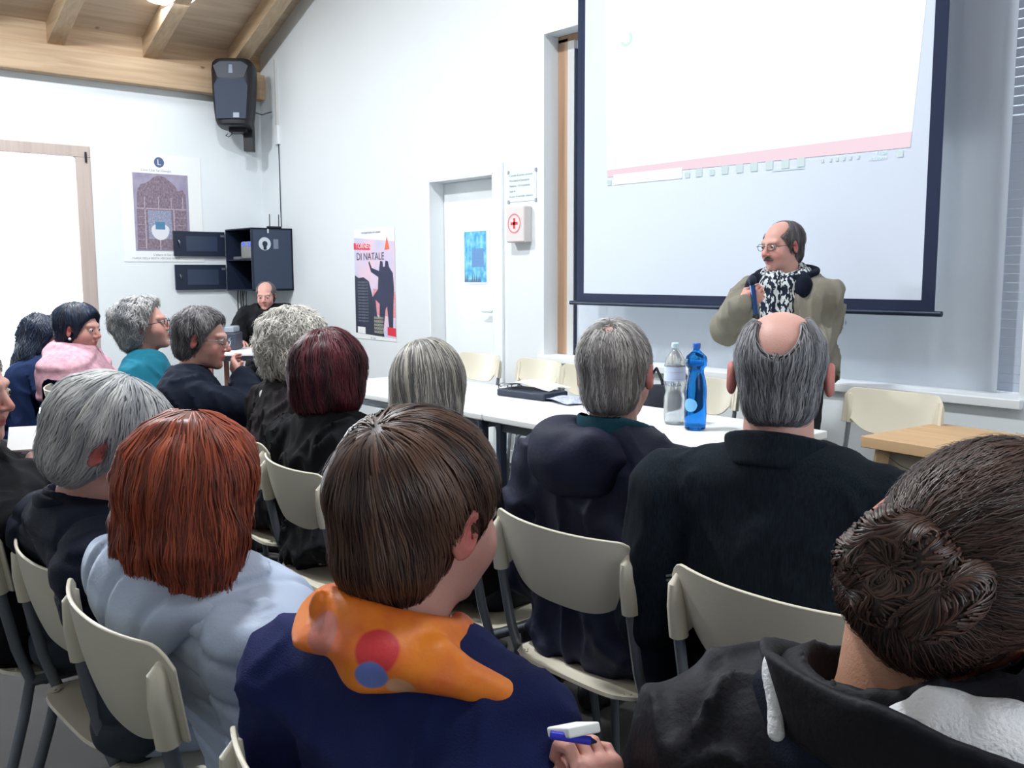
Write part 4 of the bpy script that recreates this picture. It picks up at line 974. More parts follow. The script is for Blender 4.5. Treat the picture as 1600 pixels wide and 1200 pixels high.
def fabric(name, c, rough=.85, bump=.5, bs=500, sheen=0, c2=None, vs=12, stretch=(1,1,1), var=.12): return mat(name, c, rough, spec=.22, bump=bump, bscale=bs, sheen=0, rgb2=c2, vscale=vs, stretch=stretch, var=var)
# ================================================================ the people in the hall
H_brown = hairmat('hair_brown', (46,32,30), (104,76,62), .38); H_red = hairmat('hair_red', (70,25,22), (176,84,54), .4)
H_greyL = hairmat('hair_silver', (142,146,152), (206,206,204), .5); H_salt = hairmat('hair_salt', (128,125,125), (208,204,202), .5)
H_bald = hairmat('hair_grey_brown', (78,78,84), (160,160,166), .45); H_bob = hairmat('hair_streaked', (44,48,60), (196,190,178), .4)
H_burg = hairmat('hair_burgundy', (36,12,22), (104,34,46), .4); H_curl = hairmat('hair_curly_grey', (128,126,124), (222,218,208), .5)
H_mid = hairmat('hair_dark_grey', (62,60,66), (128,124,126), .5); H_teal = hairmat('hair_ash', (120,122,128), (206,204,202), .5)
H_blue = hairmat('hair_blue_black', (12,20,34), (36,52,80), .4); H_bun = hairmat('hair_dark_brown', (34,26,26), (92,66,56), .38)
F_sweater = fabric('navy_knit', (22,32,80), bump=.5, bs=420); F_puffer = fabric('pale_blue_nylon', (176,190,214), .42, .25, 200, .1, var=.06)
F_navy = fabric('navy_shell', (30,34,56), .6, .4, 120); F_denim = fabric('black_denim', (15,23,32), .9, .7, 300, c2=(26,36,46), vs=60, stretch=(6,6,.4))
F_black = fabric('black_wool', (9,10,16), .9); F_brownc = fabric('dark_brown_wool', (30,26,30), .9); F_dnavy = fabric('dark_navy_wool', (14,22,40), .85)
F_teal = fabric('teal_knit', (28,112,136), .85); F_pink = fabric('pink_mohair', (206,164,174), .95, .9, 260, .6, c2=(188,140,156), vs=40)
F_charcoal = fabric('charcoal_shell', (22,22,30), .6, .5, 140); F_olive = fabric('olive_parka', (132,128,116), .7, .4, 160, var=.08)
F_grey = fabric('grey_quilt', (56,64,74), .6, .3, 200); F_fleece = fabric('white_fleece', (232,234,238), .95, 1.0, 260, .6, var=.04)
F_tealc = fabric('teal_collar', (26,70,86), .8); F_dblue = fabric('dark_blue_wool', (26,42,78), .9)
SPK = wpt(1222, 383, 4.4)
def look(px, py, t):
    p = wpt(px, py, t); return math.degrees(math.atan2(SPK[1]-p[1], SPK[0]-p[0]))
def streaks(fr, hi=1.0, lo=0.15):
    def f(p, t, rs):
        a = np.sin(p[:,0]*230+p[:,1]*90+rs.normal(0,.4,len(p))); return np.where(a > fr, hi-.25*rs.rand(len(p)), lo+.3*rs.rand(len(p)))
    return f
# ---- woman in navy sweater, centre front
def x_brown(c):
    N = c['N']; R = c['root']
    # neckerchief: wide band round the neck with a pointed fold and a tail on the right shoulder
    def sc_(P):
        d = ring_fn(N+np.array((-.006,-.006,.040)), .092, .086, .016, .036, 22, -.10)(P) + .002*wob(P, 40)
        d = smin(d, ell(P, N+np.array((-.075,-.030,.050)), (.034,.040,.040)), .02); d = smin(d, cone(P, N+np.array((-.045,-.085,.085)), N+np.array((-.038,-.088,.105)), .012, .003), .012)
        Sr = c['S'][1]; t = cone(P, N+np.array((.03,-.082,.040)), N+np.array((.10,-.050,.040)), .034, .028); t = smin(t, cone(P, N+np.array((.10,-.050,.040)), Sr+np.array((.015,-.010,.058)), .028, .016), .02)
        d = smin(d, t, .02) + .0025*np.sin((P[:,0]*.5+P[:,2]*1.2)*85+1.5*wob(P,14))
        return smax(d, -cone(P, N+np.array((0,.01,-.02)), N+np.array((0,.0,.13)), .060, .066), .006)
    cols = [((196,60,60), (.055,-.10,.045)), ((112,116,176), (.058,-.10,.018)), ((130,120,180), (-.030,-.10,-.006)), ((126,150,190), (.050,-.09,-.018)), ((176,96,100), (-.045,-.085,.035)), ((190,140,120), (.10,-.06,.0))]
    m_or = F_scarf
    part(R, 'neckerchief', sc_, N-np.array((.17,.17,.10)), N+np.array((.24,.14,.11)), .0045, m_or)
F_scarf = mat('orange_silk', (232,130,34), .5, bump=.3, bscale=120, rgb2=(214,100,40), vscale=22)
def add_spots(m, spots, root_scale):
    nt = m.node_tree; b = nt.nodes['Principled BSDF']; L = nt.links; src = b.inputs['Base Color'].links[0].from_socket; tc = nt.nodes.new('ShaderNodeTexCoord')
    for (x, y, z, r, c) in spots:
        d = nt.nodes.new('ShaderNodeVectorMath'); d.operation = 'DISTANCE'; d.inputs[1].default_value = (x, y, z); L.new(tc.outputs['Object'], d.inputs[0])
        mr = nt.nodes.new('ShaderNodeMapRange'); mr.inputs[1].default_value = r; mr.inputs[2].default_value = r*.86; L.new(d.outputs['Value'], mr.inputs[0])
        mx = nt.nodes.new('ShaderNodeMix'); mx.data_type = 'RGBA'; L.new(mr.outputs[0], mx.inputs[0]); L.new(src, mx.inputs[6]); mx.inputs[7].default_value = (*srgb(c), 1); src = mx.outputs[2]
    L.new(src, b.inputs['Base Color'])
PB = person(dict(label='person with short brown hair, navy sweater and orange neckerchief, centre foreground', hand_s=.84, head=(660,806,1.08), root=(-.875,.74), yaw=104, hyaw=100, pitch=6, roll=2, skin=SK2, hres=.0032, eyes=1, seed=2,
    armR=((800,1230,1.0),(942,1318,.93)), handR=dict(dir=(930,1150,.95), backw=(.80,-.05,.35), curl=66, thumb=1, res=.003),
    wide=1.0, sdrop=.05, sw=.165, coat=dict(name='sweater', mat=F_sweater, grow=.010, res=.0065, wrinkle=.003, folds=(.006,34,(.25,.1,1)), nk=1.05, ka=.03),
    hair=dict(mat=H_brown, fn=short_fn(top=.012, nape=-.100, fringe=.55, y0=.034, side=.010, back=.016, lump=.002), n=4200, len=.10, w=.0024, crown=(.0,-.085,.098), lift=.006, frizz=.002, grav=.7, jit=.03), hairres=.004, extra=x_brown))
Nb = PB['N']; add_spots(F_scarf, [(Nb[0]+dx, Nb[1]+dy-.012, Nb[2]+dz+.012, r, c) for dx, dy, dz, r, c in [(.060,-.085,.050,.026,(200,52,58)),(.060,-.098,.022,.021,(96,112,178)),(-.042,-.105,-.006,.023,(140,70,120)),(.040,-.10,-.022,.018,(120,150,190)),(-.015,-.09,.055,.026,(196,112,96)),(.085,-.08,.005,.02,(214,156,120)),(.12,-.05,-.01,.02,(190,100,70))]], 1)
# pad and pen in her right hand
hp = wpt(893, 1139, .915)
g = empty('note_pad', tuple(hp), math.radians(70), 'folded white paper pad held in the hand of the person in navy sweater', 'note pad')
MB().box((-.016,-.030,-.005), (.018,.026,.005), Matrix.Rotation(math.radians(-25), 3, 'X')).build('pad', M_paper, g, bevel=.002)
pn = wpt(893, 1152, .895)
g = empty('ballpoint_pen', tuple(pn), math.radians(45), 'blue ballpoint pen held under the white pad', 'pen')
MB().tube([(-.020,-.004,.004), (.018,.0,-.003)], .0042, 10).build('barrel', mat('pen_blue', (50,50,190), .3), g, smooth=True)
MB().tube([(.018,.0,-.003), (.024,.001,-.0045)], [.0036,.001], 10).build('tip', M_dark, g, smooth=True)
# ---- woman with red hair, pale puffer
def x_red(c):
    N = c['N']; R = c['root']
    def hood(P):
        d = ell(P, N+np.array((-.050,-.100,.004)), (.150,.050,.088), rotm(0,0,14)); d = smin(d, ell(P, N+np.array((-.090,-.050,.035)), (.070,.068,.058)), .03); d = smin(d, cone(P, N+np.array((.04,-.085,.010)), N+np.array((.165,-.02,-.015)), .040, .024), .04)
        zz = P[:,0]*.92-P[:,2]*.45+.010*wob(P,8); sd = (zz/.085-np.floor(zz/.085)-.5)*.085; d = d + .009*np.exp(-(sd/.0075)**2) - .0012*wob(P, 34)
        d = smax(d, -ell(P, N+np.array((0,.01,.08)), (.082,.085,.085)), .02); return d
    part(R, 'hood', hood, N-np.array((.24,.24,.20)), N+np.array((.26,.12,.12)), .006, F_puffer)
PR = person(dict(label='person with straight red hair in a pale blue puffer jacket, left foreground', noff=(0,.03,0), head=(310,768,1.50), root=(-1.48,.82), yaw=96, hyaw=104, pitch=4, roll=0, skin=SK2, eyes=1, seed=5, s=1.0, sw=.185, wide=1.08, sdrop=.055,
    coat=dict(name='puffer_jacket', mat=F_puffer, grow=.024, res=.0065, quilt=(.009,.066), qs=.16, wrinkle=.0006, wf=34, ka=.03),
    hair=dict(mat=H_red, fn=bob_fn(w=.107, bot=-.150, face=.42, y0=.045, back=.118, lump=.006, ls=38, flare=1.16), hang=-.125, zmin=-.160, n=4200, len=.17, w=.003, crown=(.01,-.02,.135), lift=.008, frizz=.004, grav=1.1, jit=.03, tint=streaks(.2,.95,.15)), extra=x_red))
# ---- grey-haired man leaning, two-tone jacket
def x_greyl(c):
    N = c['N']; R = c['root']
    part(R, 'jacket_yoke', lambda P: smax(smax(c['coat'](P)-.006, -(P[:,2]-(N[2]-.135-.20*(P[:,0]-N[0])+.0*wob(P,6))), .006), -cone(P, N+np.array((0,.02,-.02)), N+np.array((0,.03,.14)), .058, .075), .008), N-np.array((.36,.3,.36)), N+np.array((.36,.32,.12)), .008, F_dnavy)
    part(R, 'collar', ring_fn(N+np.array((0,.0,.012)), .082, .080, .010, .030, 20, .08), N-np.array((.14,.14,.08)), N+np.array((.14,.14,.09)), .006, F_dnavy)
person(dict(label='person with silver hair leaning left, navy-yoked grey quilted jacket, left foreground', head=(174,700,1.80), root=(-2.02,.84), yaw=88, hyaw=62, pitch=26, roll=-4, skin=SK2, seed=7, sw=.19, wide=1.12, noff=(-.03,.02,0),
    coat=dict(mat=F_grey, grow=.024, res=.008, quilt=(.007,.075), wrinkle=.0015, ka=.03), 
    hair=dict(mat=H_greyL, fn=short_fn(top=.024, nape=-.098, fringe=.5, y0=.028, side=.020, back=.024, lump=.003), n=3000, len=.09, w=.003, crown=(0,-.03,.13), lift=.008, frizz=.004, jit=.05, tint=lambda p,t,rs: np.clip(t+.25*(p[:,2]<.0),0,1)), extra=x_greyl))
# ---- profile man at the left edge
def x_edge(c):
    N = c['N']; part(c['root'], 'scarf', ring_fn(N+np.array((0,.01,.02)), .082, .084, .016, .036, 18, .05), N-np.array((.15,.15,.09)), N+np.array((.15,.15,.10)), .007, F_black)
person(dict(label='person in profile cut by the left edge, dark jacket, holding a white booklet', head=(-54,616,2.2), root=(-2.47,.66), yaw=62, hyaw=46, pitch=2, roll=0, skin=SK2, seed=9, coat=dict(mat=F_black, grow=.02),
    armR=((20,830,2.15),(48,745,2.35)), handR=dict(dir=(60,700,2.42), back=(.5,-.5,.3), curl=45, thumb=1),
    hair=dict(mat=H_salt, fn=short_fn(top=.012), n=900, len=.06, w=.003), extra=x_edge))
g = empty('booklet', tuple(wpt(50,688,2.42)), math.radians(70), 'white folded booklet held up at the left edge of the picture', 'booklet')
MB().box((-.055,-.004,-.035), (.055,.004,.045), Matrix.Rotation(math.radians(-50), 3, 'X')).build('pages', M_paper, g, bevel=.001)
# ---- woman with a bun, right foreground
def x_bun(c):
    N, Rh, Hc, s, R = c['N'], c['Rh'], c['Hc'], c['s'], c['root']
    bc = np.array((-.018,-.118,-.018)); rs = np.random.RandomState(3)
    nb = mesh_bun(bc, rs); V, F, T = nb; mesh_np('hair_bun', (V*s)@Rh.T+Hc, F, H_bun, R, True, {'tint': T})
    # loose hairs standing off the head
    m = MB()
    for i in range(26):
        a = rs.normal(0,1,3); a /= np.linalg.norm(a); a[1] = -abs(a[1]); p0 = a*np.array((.080,.10,.09))+np.array((0,-.01,.03)); p0[2] = max(-.09, p0[2])
        d = a*.5+rs.normal(0,.5,3)+np.array((0,0,-.3)); d /= np.linalg.norm(d); L_ = .015+.02*rs.rand(); q = [p0, p0+a*.008+d*L_*.5, p0+a*.010+d*L_+rs.normal(0,.006,3)]
        m.tube([tuple(Hc+Rh@(x*s)) for x in q], [.0003,.0003,.0001], 3)
    m.build('loose_hairs', H_bun, R)
    # stand-up jacket collar / folded hood edge, open towards the back of the neck, and the fleece inside
    col = lambda P: smax(ring_fn(N+np.array((.035,-.020,-.012)), .140, .118, .009, .034, 20, .14, ry=9)(P)+.004*wob(P,26), -ell(P, N+np.array((.05,.14,.02)), (.09,.09,.14)), .01)
    print('BUN N', N, c['root'].location)
    part(R, 'hood_rim', col, N-np.array((.24,.24,.15)), N+np.array((.24,.20,.13)), .005, F_charcoal)
    part(R, 'inner_hood', lambda P: smax(ring_fn(N+np.array((-.01,-.012,-.022)), .098, .088, .014, .040, 20, .10)(P)+.004*wob(P,34), -ell(P, N+np.array((.02,.12,.0)), (.08,.08,.1)), .01), N-np.array((.19,.19,.13)), N+np.array((.19,.17,.10)), .005, F_dnavy)
    def fl(P):
        d = ell(P, N+np.array((.080,-.080,.030)), (.060,.036,.036), rotm(15,0,10)); d = smin(d, ell(P, N+np.array((.130,-.040,.024)), (.055,.045,.036)), .02); d = smin(d, ell(P, N+np.array((.040,-.100,.018)), (.026,.026,.034)), .012)
        return d - .006*wob(P, 42, 2) - .004*np.abs(np.sin(P[:,0]*60+P[:,2]*40))
    part(R, 'fleece_lining', fl, N-np.array((.10,.20,.12)), N+np.array((.24,.08,.12)), .004, F_fleece)
    part(R, 'fleece_edge', lambda P: cone(P, N+np.array((-.086,-.080,.055)), N+np.array((-.070,-.105,.005)), .009, .007)+.002*wob(P,60), N-np.array((.18,.16,.08)), N+np.array((-.06,.0,.06)), .004, F_fleece)
def mesh_bun(bc, rs):
    core = lambda P: smin(ell(P, bc, (.036,.026,.034)), .0*P[:,0]+1, 0)
    def fn(P):
        P = (P-bc.astype(f32))/1.12+bc.astype(f32); d = ell(P, bc+np.array((0,.006,0)), (.040,.026,.038)); 
        for i in range(5):
            a = i*1.26; c1 = bc+np.array((.026*math.cos(a), -.006, .024*math.sin(a))); c2 = bc+np.array((.026*math.cos(a+1.5), -.012, .024*math.sin(a+1.5))); d = smin(d, cone(P, c1, c2, .0165, .013), .004)
        return smin(d, ell(P, bc+np.array((.034,-.004,.010)), (.020,.022,.034)), .004)
    V, F = surfnet(fn, bc-.10, bc+.10, .0036); VV = [V]; FF = [F]; T = [np.full(len(V), .2)]; nv = len(V); n = 2200; st = 8; w = .0022
    p = V[rs.randint(0, len(V), n)].astype(f32); rings = []; lay = rs.rand(n)*.003
    for k in range(st+1):
        e = .002; d = fn(p); g = np.stack([fn(p+V3(e,0,0))-d, fn(p+V3(0,e,0))-d, fn(p+V3(0,0,e))-d], 1); g /= np.linalg.norm(g, axis=1, keepdims=True)+1e-9
        p = p - g*(d-lay)[:,None]; r = p-bc.astype(f32); v = np.stack([-r[:,2], .25*np.sin(r[:,0]*120), r[:,0]], 1); v += rs.normal(0,.004,v.shape); v -= g*(v*g).sum(1)[:,None]; v /= np.linalg.norm(v, axis=1, keepdims=True)+1e-9
        side = np.cross(v, g); wd = w*(1-.7*(k/st)**2); rings.append(np.stack([p-side*wd*.5, p+g*wd*.4, p+side*wd*.5], 1)); p = p + v*.0065
    Rr = np.stack(rings, 1).reshape(-1,3); b = (nv + np.arange(n)[:,None,None]*(st+1)*3 + np.arange(st)[None,:,None]*3 + np.arange(2)[None,None,:]).reshape(-1)
    FF.append(np.stack([b,b+1,b+4,b+3],1)); VV.append(Rr); T.append(np.repeat(rs.rand(n), (st+1)*3)); return np.concatenate(VV), FF, np.concatenate(T)
def flow_bun(p, rs):
    t = V3(-.030,-.122,-.020)-p; return t/(np.linalg.norm(t, axis=1, keepdims=True)+1e-6)
person(dict(label='person with dark hair bun, tilted head and black jacket with white lining, right foreground', head=(1500,890,.80), root=(-.20,.93), yaw=100, hyaw=104, pitch=14, roll=42, skin=SK3, hres=.0032, seed=11, sw=.165, sdrop=.085, wide=1.05, noff=(.060,-.0,.01),
    coat=dict(mat=F_charcoal, grow=.024, res=.0065, wrinkle=.007, wf=22, folds=(.008,30,(.6,.1,.9)), nk=1.25), 
    hair=dict(mat=H_bun, fn=short_fn(top=.012, nape=-.088, fringe=.42, y0=.030, side=.008, back=.012, lump=.001), n=4500, len=.075, w=.0016, flow=flow_bun, lift=.004, frizz=.003, jit=.12), hairres=.0035, extra=x_bun))
# ---- man in navy hooded jacket
def x_navy(c):
    N = c['N']; R = c['root']
    def hood(P):
        d = ell(P, N+np.array((-.050,-.095,-.020)), (.130,.060,.085), rotm(0,0,8)); d = smin(d, ell(P, N+np.array((-.10,-.045,.010)), (.080,.075,.070)), .03); d = smin(d, cone(P, N+np.array((.02,-.09,.02)), N+np.array((.12,-.02,-.02)), .035, .03), .04)
        d = smax(d, -ell(P, N+np.array((.0,.03,.08)), (.082,.10,.095)), .02); return d - .006*wob(P, 24, 3) - .004*np.sin(P[:,0]*30+P[:,2]*50)*np.exp(-((P[:,1]-N[1]+.12)/.08)**2)
    part(R, 'hood', hood, N-np.array((.24,.24,.16)), N+np.array((.24,.12,.13)), .006, F_navy)
    part(R, 'sweater_collar', ring_fn(N+np.array((0,.0,.040)), .076, .076, .011, .034, 18, .05), N-np.array((.12,.12,.06)), N+np.array((.12,.12,.09)), .006, F_tealc)
person(dict(label='person with thinning grey hair in navy hooded jacket, seated left of the bottles', head=(962,586,2.12), root=(-1.50,1.70), yaw=98, hyaw=118, pitch=6, roll=-2, earout=.003, skin=SK2, seed=13, sw=.20, wide=1.12, sdrop=.06,
    coat=dict(mat=F_navy, grow=.020, res=.008, wrinkle=.006, wf=18, folds=(.010,26,(.9,.2,1.0)), hem=-.24, nk=1.1),
    hair=dict(mat=H_salt, fn=short_fn(top=.012, nape=-.088, side=.008, back=.012, bald=((.0,-.075,.115),(.022,.030,.026))), n=3200, len=.032, w=.0018, crown=(0,-.05,.115), lift=.007, frizz=.002, jit=.12), extra=x_navy))
# ---- bald man in dark denim jacket
def x_bald(c):
    N = c['N']; R = c['root']
    part(R, 'collar', ring_fn(N+np.array((0,-.004,.030)), .090, .086, .0085, .034, 20, .06), N-np.array((.14,.14,.07)), N+np.array((.14,.14,.09)), .005, F_denim)
    # stitched yoke seam
    m = MB(); P_ = []
    for dz in (0, .010):
        pts = []
        for u in np.linspace(-.20, .20, 33):
            z = N[2]-.235+dz - .04*(abs(u)/.2)**2*0; lo, hi = -.45, -.02
            for _ in range(22):
                mid = (lo+hi)/2; dd = c['coat'](np.array([[N[0]+u, mid, z]], f32))[0]
                if dd > 0: lo = mid
                else: hi = mid
            pts.append((N[0]+u, lo-.001, z))
        m.tube([(a, b_-.004, c_) for a, b_, c_ in pts], .0026, 6)
    m.build('stitched_seam', mat('pale_thread', (120,130,130), .8), R)
    part(R, 'blue_scarf_end', lambda P: ell(P, N+np.array((.105,.02,.022)), (.028,.05,.038))-.003*np.sin(P[:,2]*220), N+np.array((.05,-.06,-.04)), N+np.array((.16,.10,.09)), .005, F_dblue)
    m = MB().tube([tuple(N+np.array((.070*math.cos(t), .066*math.sin(t)-.006, .052-.012*math.sin(t)))) for t in np.linspace(math.pi*1.02, math.pi*1.98, 17)], .0012, 5); m.build('necklace', M_chrome, R)
def bald_tint(p, t, rs): return np.clip(t*.8+.1, 0, 1)
person(dict(label='bald-topped person with red ears in dark denim jacket, right of the bottles', head=(1219,588,1.74), root=(-.93,1.66), yaw=108, hyaw=122, pitch=4, roll=0, skin=SK2, seed=17, s=1.10, ts=1.06, sw=.205, wide=1.18, sdrop=.055, neck=1.12, earout=.006, earred=1.0, hres=.0038,
    coat=dict(mat=F_denim, grow=.018, res=.008, wrinkle=.003, nk=1.0),
    hair=dict(mat=H_bald, fn=short_fn(top=.004, nape=-.080, side=.002, back=.011, bald=[((0,-.03,.125),(.050,.085,.052)),((-.004,-.098,.088),(.040,.055,.058))], fringe=.55), n=3600, len=.07, w=.0020, crown=(.0,.02,.14), lift=.006, frizz=.003, grav=1.0, jit=.06, tint=streaks(.1,.85,.1)), extra=x_bald))
# ---- woman with streaked bob
person(dict(label='person with streaked grey bob, right of the burgundy hair', head=(674,609,2.58), root=(-2.05,1.66), yaw=98, hyaw=112, pitch=3, roll=-2, skin=SK1, seed=19, sw=.165, coat=dict(mat=F_black, grow=.014, name='top'),
    hair=dict(mat=H_bob, fn=bob_fn(w=.098, bot=-.125, face=.45, y0=.042, back=.118, lump=.002, top=.125), n=3200, len=.15, w=.0030, crown=(-.03,-.03,.135), lift=.005, frizz=.002, jit=.03, tint=streaks(.35,1.0,.12))))
# ---- woman with burgundy hair
def x_purple(c):
    glasses(c, M_dark); N = c['N']
    part(c['root'], 'collar', ring_fn(N+np.array((0,.0,.005)), .080, .080, .014, .030, 18, .05), N-np.array((.14,.14,.07)), N+np.array((.14,.14,.09)), .007, F_black)
person(dict(label='person with round burgundy hair and glasses, black coat, second row beside the streaked bob', head=(518,586,2.92), root=(-2.56,1.56), yaw=96, hyaw=112, pitch=2, roll=0, skin=SK1, seed=23, sw=.175, wide=1.06, coat=dict(mat=F_black, grow=.03, name='coat', wrinkle=.008),
    hair=dict(mat=H_burg, fn=bob_fn(w=.116, bot=-.118, face=.42, y0=.052, back=.128, lump=.004, top=.130, ls=30), n=2600, len=.12, w=.0035, crown=(-.02,-.03,.15), lift=.007, frizz=.006, jit=.10), extra=x_purple))
# ---- curly grey hair, brown coat
person(dict(label='person with tousled light grey hair in dark brown coat, left of the burgundy hair', head=(464,544,3.36), root=(-3.06,1.64), yaw=84, hyaw=80, pitch=2, roll=0, skin=SK1, seed=29, sw=.175, coat=dict(mat=F_brownc, grow=.03, name='coat', wrinkle=.008),
    hair=dict(mat=H_curl, fn=bob_fn(w=.118, bot=-.105, face=.40, y0=.055, back=.130, lump=.011, top=.132, ls=34), n=2400, len=.07, w=.0042, crown=(-.01,-.03,.15), lift=.014, frizz=.010, swirl=.8, jit=.22, tint=streaks(.0,1.0,.25)),
    extra=lambda c: part(c['root'], 'white_tag', lambda P: ell(P, c['N']+np.array((-.05,-.085,.0)), (.03,.012,.022)), c['N']-np.array((.1,.12,.04)), c['N']+np.array((.0,-.04,.04)), .006, M_paper)))
# ---- man with glasses, hand on his chin
person(dict(label='person in dark navy with glasses, hand raised to the mouth, second row in profile', head=(317,532,3.80), root=(-3.68,1.58), yaw=60, hyaw=48, pitch=6, roll=-3, skin=SK2, seed=31, sw=.19, wide=1.1, noff=(-.01,-.03,0),
    armR=((404,640,3.84),(377,592,3.97)), handR=dict(dir=(350,545,4.04), back=(.6,-.3,-.5), curl=48, thumb=1, res=.004),
    coat=dict(mat=F_dnavy, grow=.024, name='pullover', wrinkle=.005),
    hair=dict(mat=H_mid, fn=short_fn(top=.022, nape=-.090, side=.016, back=.020, lump=.004, fringe=.55), n=1500, len=.05, w=.0034, lift=.009, frizz=.005, jit=.15), extra=lambda c: glasses(c, M_chrome)))
# ---- teal sweater
def x_teal(c):
    glasses(c, M_dark); N = c['N']
    part(c['root'], 'collar', ring_fn(N+np.array((0,.0,.008)), .072, .074, .009, .026, 18, .05), N-np.array((.12,.12,.07)), N+np.array((.12,.12,.08)), .007, F_dblue)
    part(c['root'], 'shirt_tip', lambda P: ell(P, N+np.array((.03,.085,-.01)), (.025,.014,.02)), N+np.array((-.03,.04,-.05)), N+np.array((.09,.13,.04)), .006, M_paper)
person(dict(label='person with tousled grey hair in a teal sweater, face turned away, beside the pink shawl', head=(228,510,4.30), root=(-4.34,1.60), yaw=58, hyaw=58, pitch=-10, roll=0, skin=SK2, seed=37, sw=.185, wide=1.08, coat=dict(mat=F_teal, grow=.018, name='sweater'),
    hair=dict(mat=H_teal, fn=short_fn(top=.026, nape=-.105, side=.030, back=.040, lump=.009, fringe=.5, y0=.012, ls=34), n=1700, len=.07, w=.0045, lift=.014, frizz=.009, swirl=.6, jit=.18, crown=(0,0,.13)), extra=x_teal))
# ---- pink shawl
def x_pink(c):
    N = c['N']; R = c['root']
    def sh(P):
        t = c['torso'](P, .045, True, .05) ; d = smax(t, (N[2]-.24+.25*(P[:,0]-N[0])) - P[:,2], .02); r_ = ring_fn(N+np.array((-.01,-.01,.035)), .115, .105, .034, .060, 16, -.12)(P); d = smin(d, r_, .04)
        d = smax(d, -cone(P, N+np.array((0,.015,.02)), N+np.array((0,.01,.2)), .066, .085), .02); return d - .005*wob(P, 22, 4) - .010*np.maximum(0, np.sin(P[:,2]*36+P[:,0]*12))**3
    part(R, 'shawl', sh, N-np.array((.34,.26,.32)), N+np.array((.30,.26,.13)), .008, F_pink)
    m = MB(); m.lathe([(0,-.008),(.006,-.005),(.008,0),(.006,.005),(0,.008)], tuple(c['Hc']+c['Rh']@np.array((.083,-.004,-.045))), 10); m.build('earring', M_paper, R)
person(dict(label='person with blue-black hair and a fluffy pink shawl, in profile at the left', head=(125,515,4.80), root=(-5.02,1.56), yaw=48, hyaw=40, pitch=4, roll=0, skin=SK2, seed=41, sw=.17, coat=dict(mat=F_dblue, grow=.014, name='dress'),
    hair=dict(mat=H_blue, fn=short_fn(top=.026, nape=-.10, side=.018, back=.034, fringe=.5, y0=.040, lump=.002), n=1200, len=.09, w=.0045, lift=.004), extra=x_pink))
# ---- long dark hair behind the shawl
person(dict(label='person with long dark wavy hair and dark clothes, behind the pink shawl', head=(72,528,5.25), root=(-5.62,1.75), yaw=50, hyaw=60, pitch=14, roll=-6, skin=SK2, seed=43, sw=.18, wide=1.1, coat=dict(mat=F_dblue, grow=.03), noff=(-.06,-.02,0),
    hair=dict(mat=H_blue, fn=bob_fn(w=.108, bot=-.235, face=.4, y0=.035, back=.135, lump=.012, flare=1.15, dep=.10), n=1600, len=.16, w=.005, lift=.010, frizz=.012, swirl=.5, jit=.1)))
person(dict(label='person in a dark blue coat at the very left edge, mostly out of the picture', head=(-42,548,4.60), root=(-5.15,.86), yaw=58, hyaw=56, pitch=5, roll=0, skin=SK2, seed=47, sw=.20, wide=1.15, coat=dict(mat=F_dblue, grow=.04, wrinkle=.01),
    hair=dict(mat=H_mid, fn=short_fn(top=.02), n=500, len=.06, w=.004)))
# ---- man at the corner desk
person(dict(label='person in black seated at the corner desk under the rack, facing the hall', head=(415.5,462,7.98), root=(dk[0]-.50,dk[1]+.42), yaw=-55, hyaw=-38, pitch=12, roll=0, skin=SK2, seed=53, sw=.205, wide=1.1, sdrop=.02, nolegs=False, kx=.1,
    coat=dict(mat=F_black, grow=.035, name='pullover', sag=((0,-.06,.12),(.24,.13,.17))),
    hair=dict(mat=H_mid, fn=short_fn(top=.004, bald=((0,.060,.105),(.080,.085,.080))), n=500, len=.04, w=.004), armR=((-.30,.08,.86),(-.16,.30,.80)) and ((.27,.06,.86),(.12,.30,.80)), armL=((-.27,.06,.86),(-.12,.30,.80))))
# ---- the speaker
def x_spk(c):
    N, R, Hc, Rh, s = c['N'], c['root'], c['Hc'], c['Rh'], c['s']
    glasses(c, M_dark, r=.020, th=.0014)
    part(R, 'dark_collar', lambda P: smin(smax(ring_fn(N+np.array((0,-.01,.005)), .115, .098, .018, .055, 14, .18)(P), -ell(P, N+np.array((0,.13,0)), (.055,.09,.12)), .02), smin(ell(P, N+np.array((.120,.075,-.040)), (.052,.060,.085)), ell(P, N+np.array((-.115,.085,-.025)), (.040,.050,.060)), .01), .01), N-np.array((.22,.2,.16)), N+np.array((.22,.2,.12)), .006, F_dnavy)
    def scarf(P):
        d = ring_fn(N+np.array((0,.012,.022)), .094, .092, .028, .050, 22, -.10)(P); d = smin(d, cone(P, N+np.array((.02,.105,-.02)), N+np.array((.005,.150,-.27)), .068, .058), .04); d = smin(d, cone(P, N+np.array((-.055,.09,-.01)), N+np.array((-.045,.14,-.24)), .042, .040), .02)
        return d - .004*wob(P, 50) - .003*np.sin(P[:,0]*120)
    part(R, 'scarf', scarf, N-np.array((.14,.14,.34)), N+np.array((.15,.24,.10)), .006, F_scarfbw)
    def mo(P):
        Q = P.copy(); Q[:,0] = np.abs(Q[:,0]); return smin(cone(Q, (.004,.098,-.049), (.026,.086,-.056), .0075, .005), ell(P, (0,.098,-.048), (.014,.008,.006)), .004)
    V, F = surfnet(mo, (-.045,.07,-.075), (.045,.115,-.03), .0025); mesh_np('moustache', (V*s)@Rh.T+Hc, F, H_mid, R, True, {'tint': np.full(len(V), .2)})
    # chest zip and pocket line
    MB().tube([tuple(N+np.array((.105,.128,-.16))), tuple(N+np.array((.108,.140,-.20))), tuple(N+np.array((.108,.142,-.235)))], .004, 6).build('zip', M_dark, R, smooth=True)
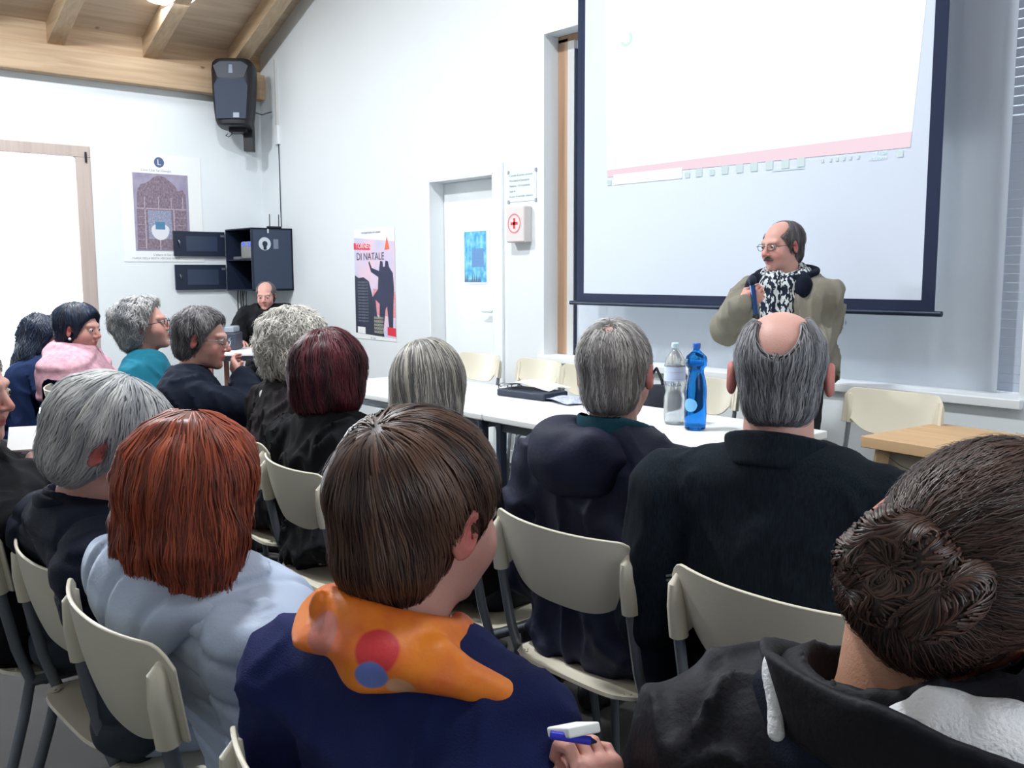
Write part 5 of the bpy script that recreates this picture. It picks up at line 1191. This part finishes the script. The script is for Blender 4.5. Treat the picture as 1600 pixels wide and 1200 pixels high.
def knit(name):
    m = mat(name, (22,32,50), .95, bump=.6, bscale=200); nt = m.node_tree; b = nt.nodes['Principled BSDF']; L = nt.links
    tc = nt.nodes.new('ShaderNodeTexCoord'); mp = nt.nodes.new('ShaderNodeMapping'); mp.inputs['Scale'].default_value = (1,1,.45); mp.inputs['Rotation'].default_value = (.3,.35,.2); L.new(tc.outputs['Object'], mp.inputs[0])
    v = nt.nodes.new('ShaderNodeTexNoise'); v.inputs['Scale'].default_value = 75; v.inputs['Detail'].default_value = 2; L.new(mp.outputs[0], v.inputs['Vector'])
    r = nt.nodes.new('ShaderNodeValToRGB'); r.color_ramp.interpolation = 'CONSTANT'; r.color_ramp.elements[0].color = (*srgb((22,32,52)), 1); r.color_ramp.elements[1].position = .515; r.color_ramp.elements[1].color = (*srgb((206,212,214)), 1)
    L.new(v.outputs['Fac'], r.inputs[0]); L.new(r.outputs[0], b.inputs['Base Color']); return m
F_scarfbw = knit('black_white_knit')
hw_ = wpt(1172, 470, 4.24)
PS = person(dict(label='standing person with moustache, glasses, grey parka and patterned scarf, holding a microphone', head=(1221,385,4.40), root=(SPK[0]+.02, SPK[1]+.06), yaw=282, hyaw=258, pitch=6, roll=0, stand=True, skin=SK2, seed=59, s=1.0, sw=.185, wide=1.12, sdrop=.065, nose=1.15, full=.002, neck=1.1, hres=.0038,
    armR=((1139,512,4.30),(1158,476,4.12)), handR=dict(dir=(1181,462,4.10), back=(-.2,.55,-.2), curl=72, thumb=1, res=.0032),
    armL=((1292,505,4.42),(1268,560,4.20)), handL=dict(curl=30),
    coat=dict(mat=F_olive, grow=.026, name='parka', res=.008, wrinkle=.007, wf=20, hem=-.25, nk=1.3),
    hair=dict(mat=H_mid, fn=short_fn(top=.004, side=.010, back=.014, bald=((0,.060,.105),(.085,.080,.075)), nape=-.085), n=1400, len=.05, w=.0026, lift=.006, frizz=.003), extra=x_spk))
a_, b_ = wpt(1175, 438, 4.10), wpt(1181, 492, 4.06)
g = empty('microphone', tuple(a_), 0, 'dark handheld microphone with blue sheen in the standing speaker\'s hand', 'microphone')
dv = b_-a_; MB().tube([tuple(dv*.16), tuple(dv)], [.013,.010], 14).build('handle', mat('mic_blue', (40,70,120), .25, metal=.5), g, smooth=True)
m = MB(); m.lathe([(.020*math.sin(t), -.022*math.cos(t)) for t in np.linspace(0, math.pi, 14)], (0,0,0), 18); m.build('grille', mat('mic_grille', (40,48,66), .4, metal=.6, bump=1, bscale=600), g, smooth=True)
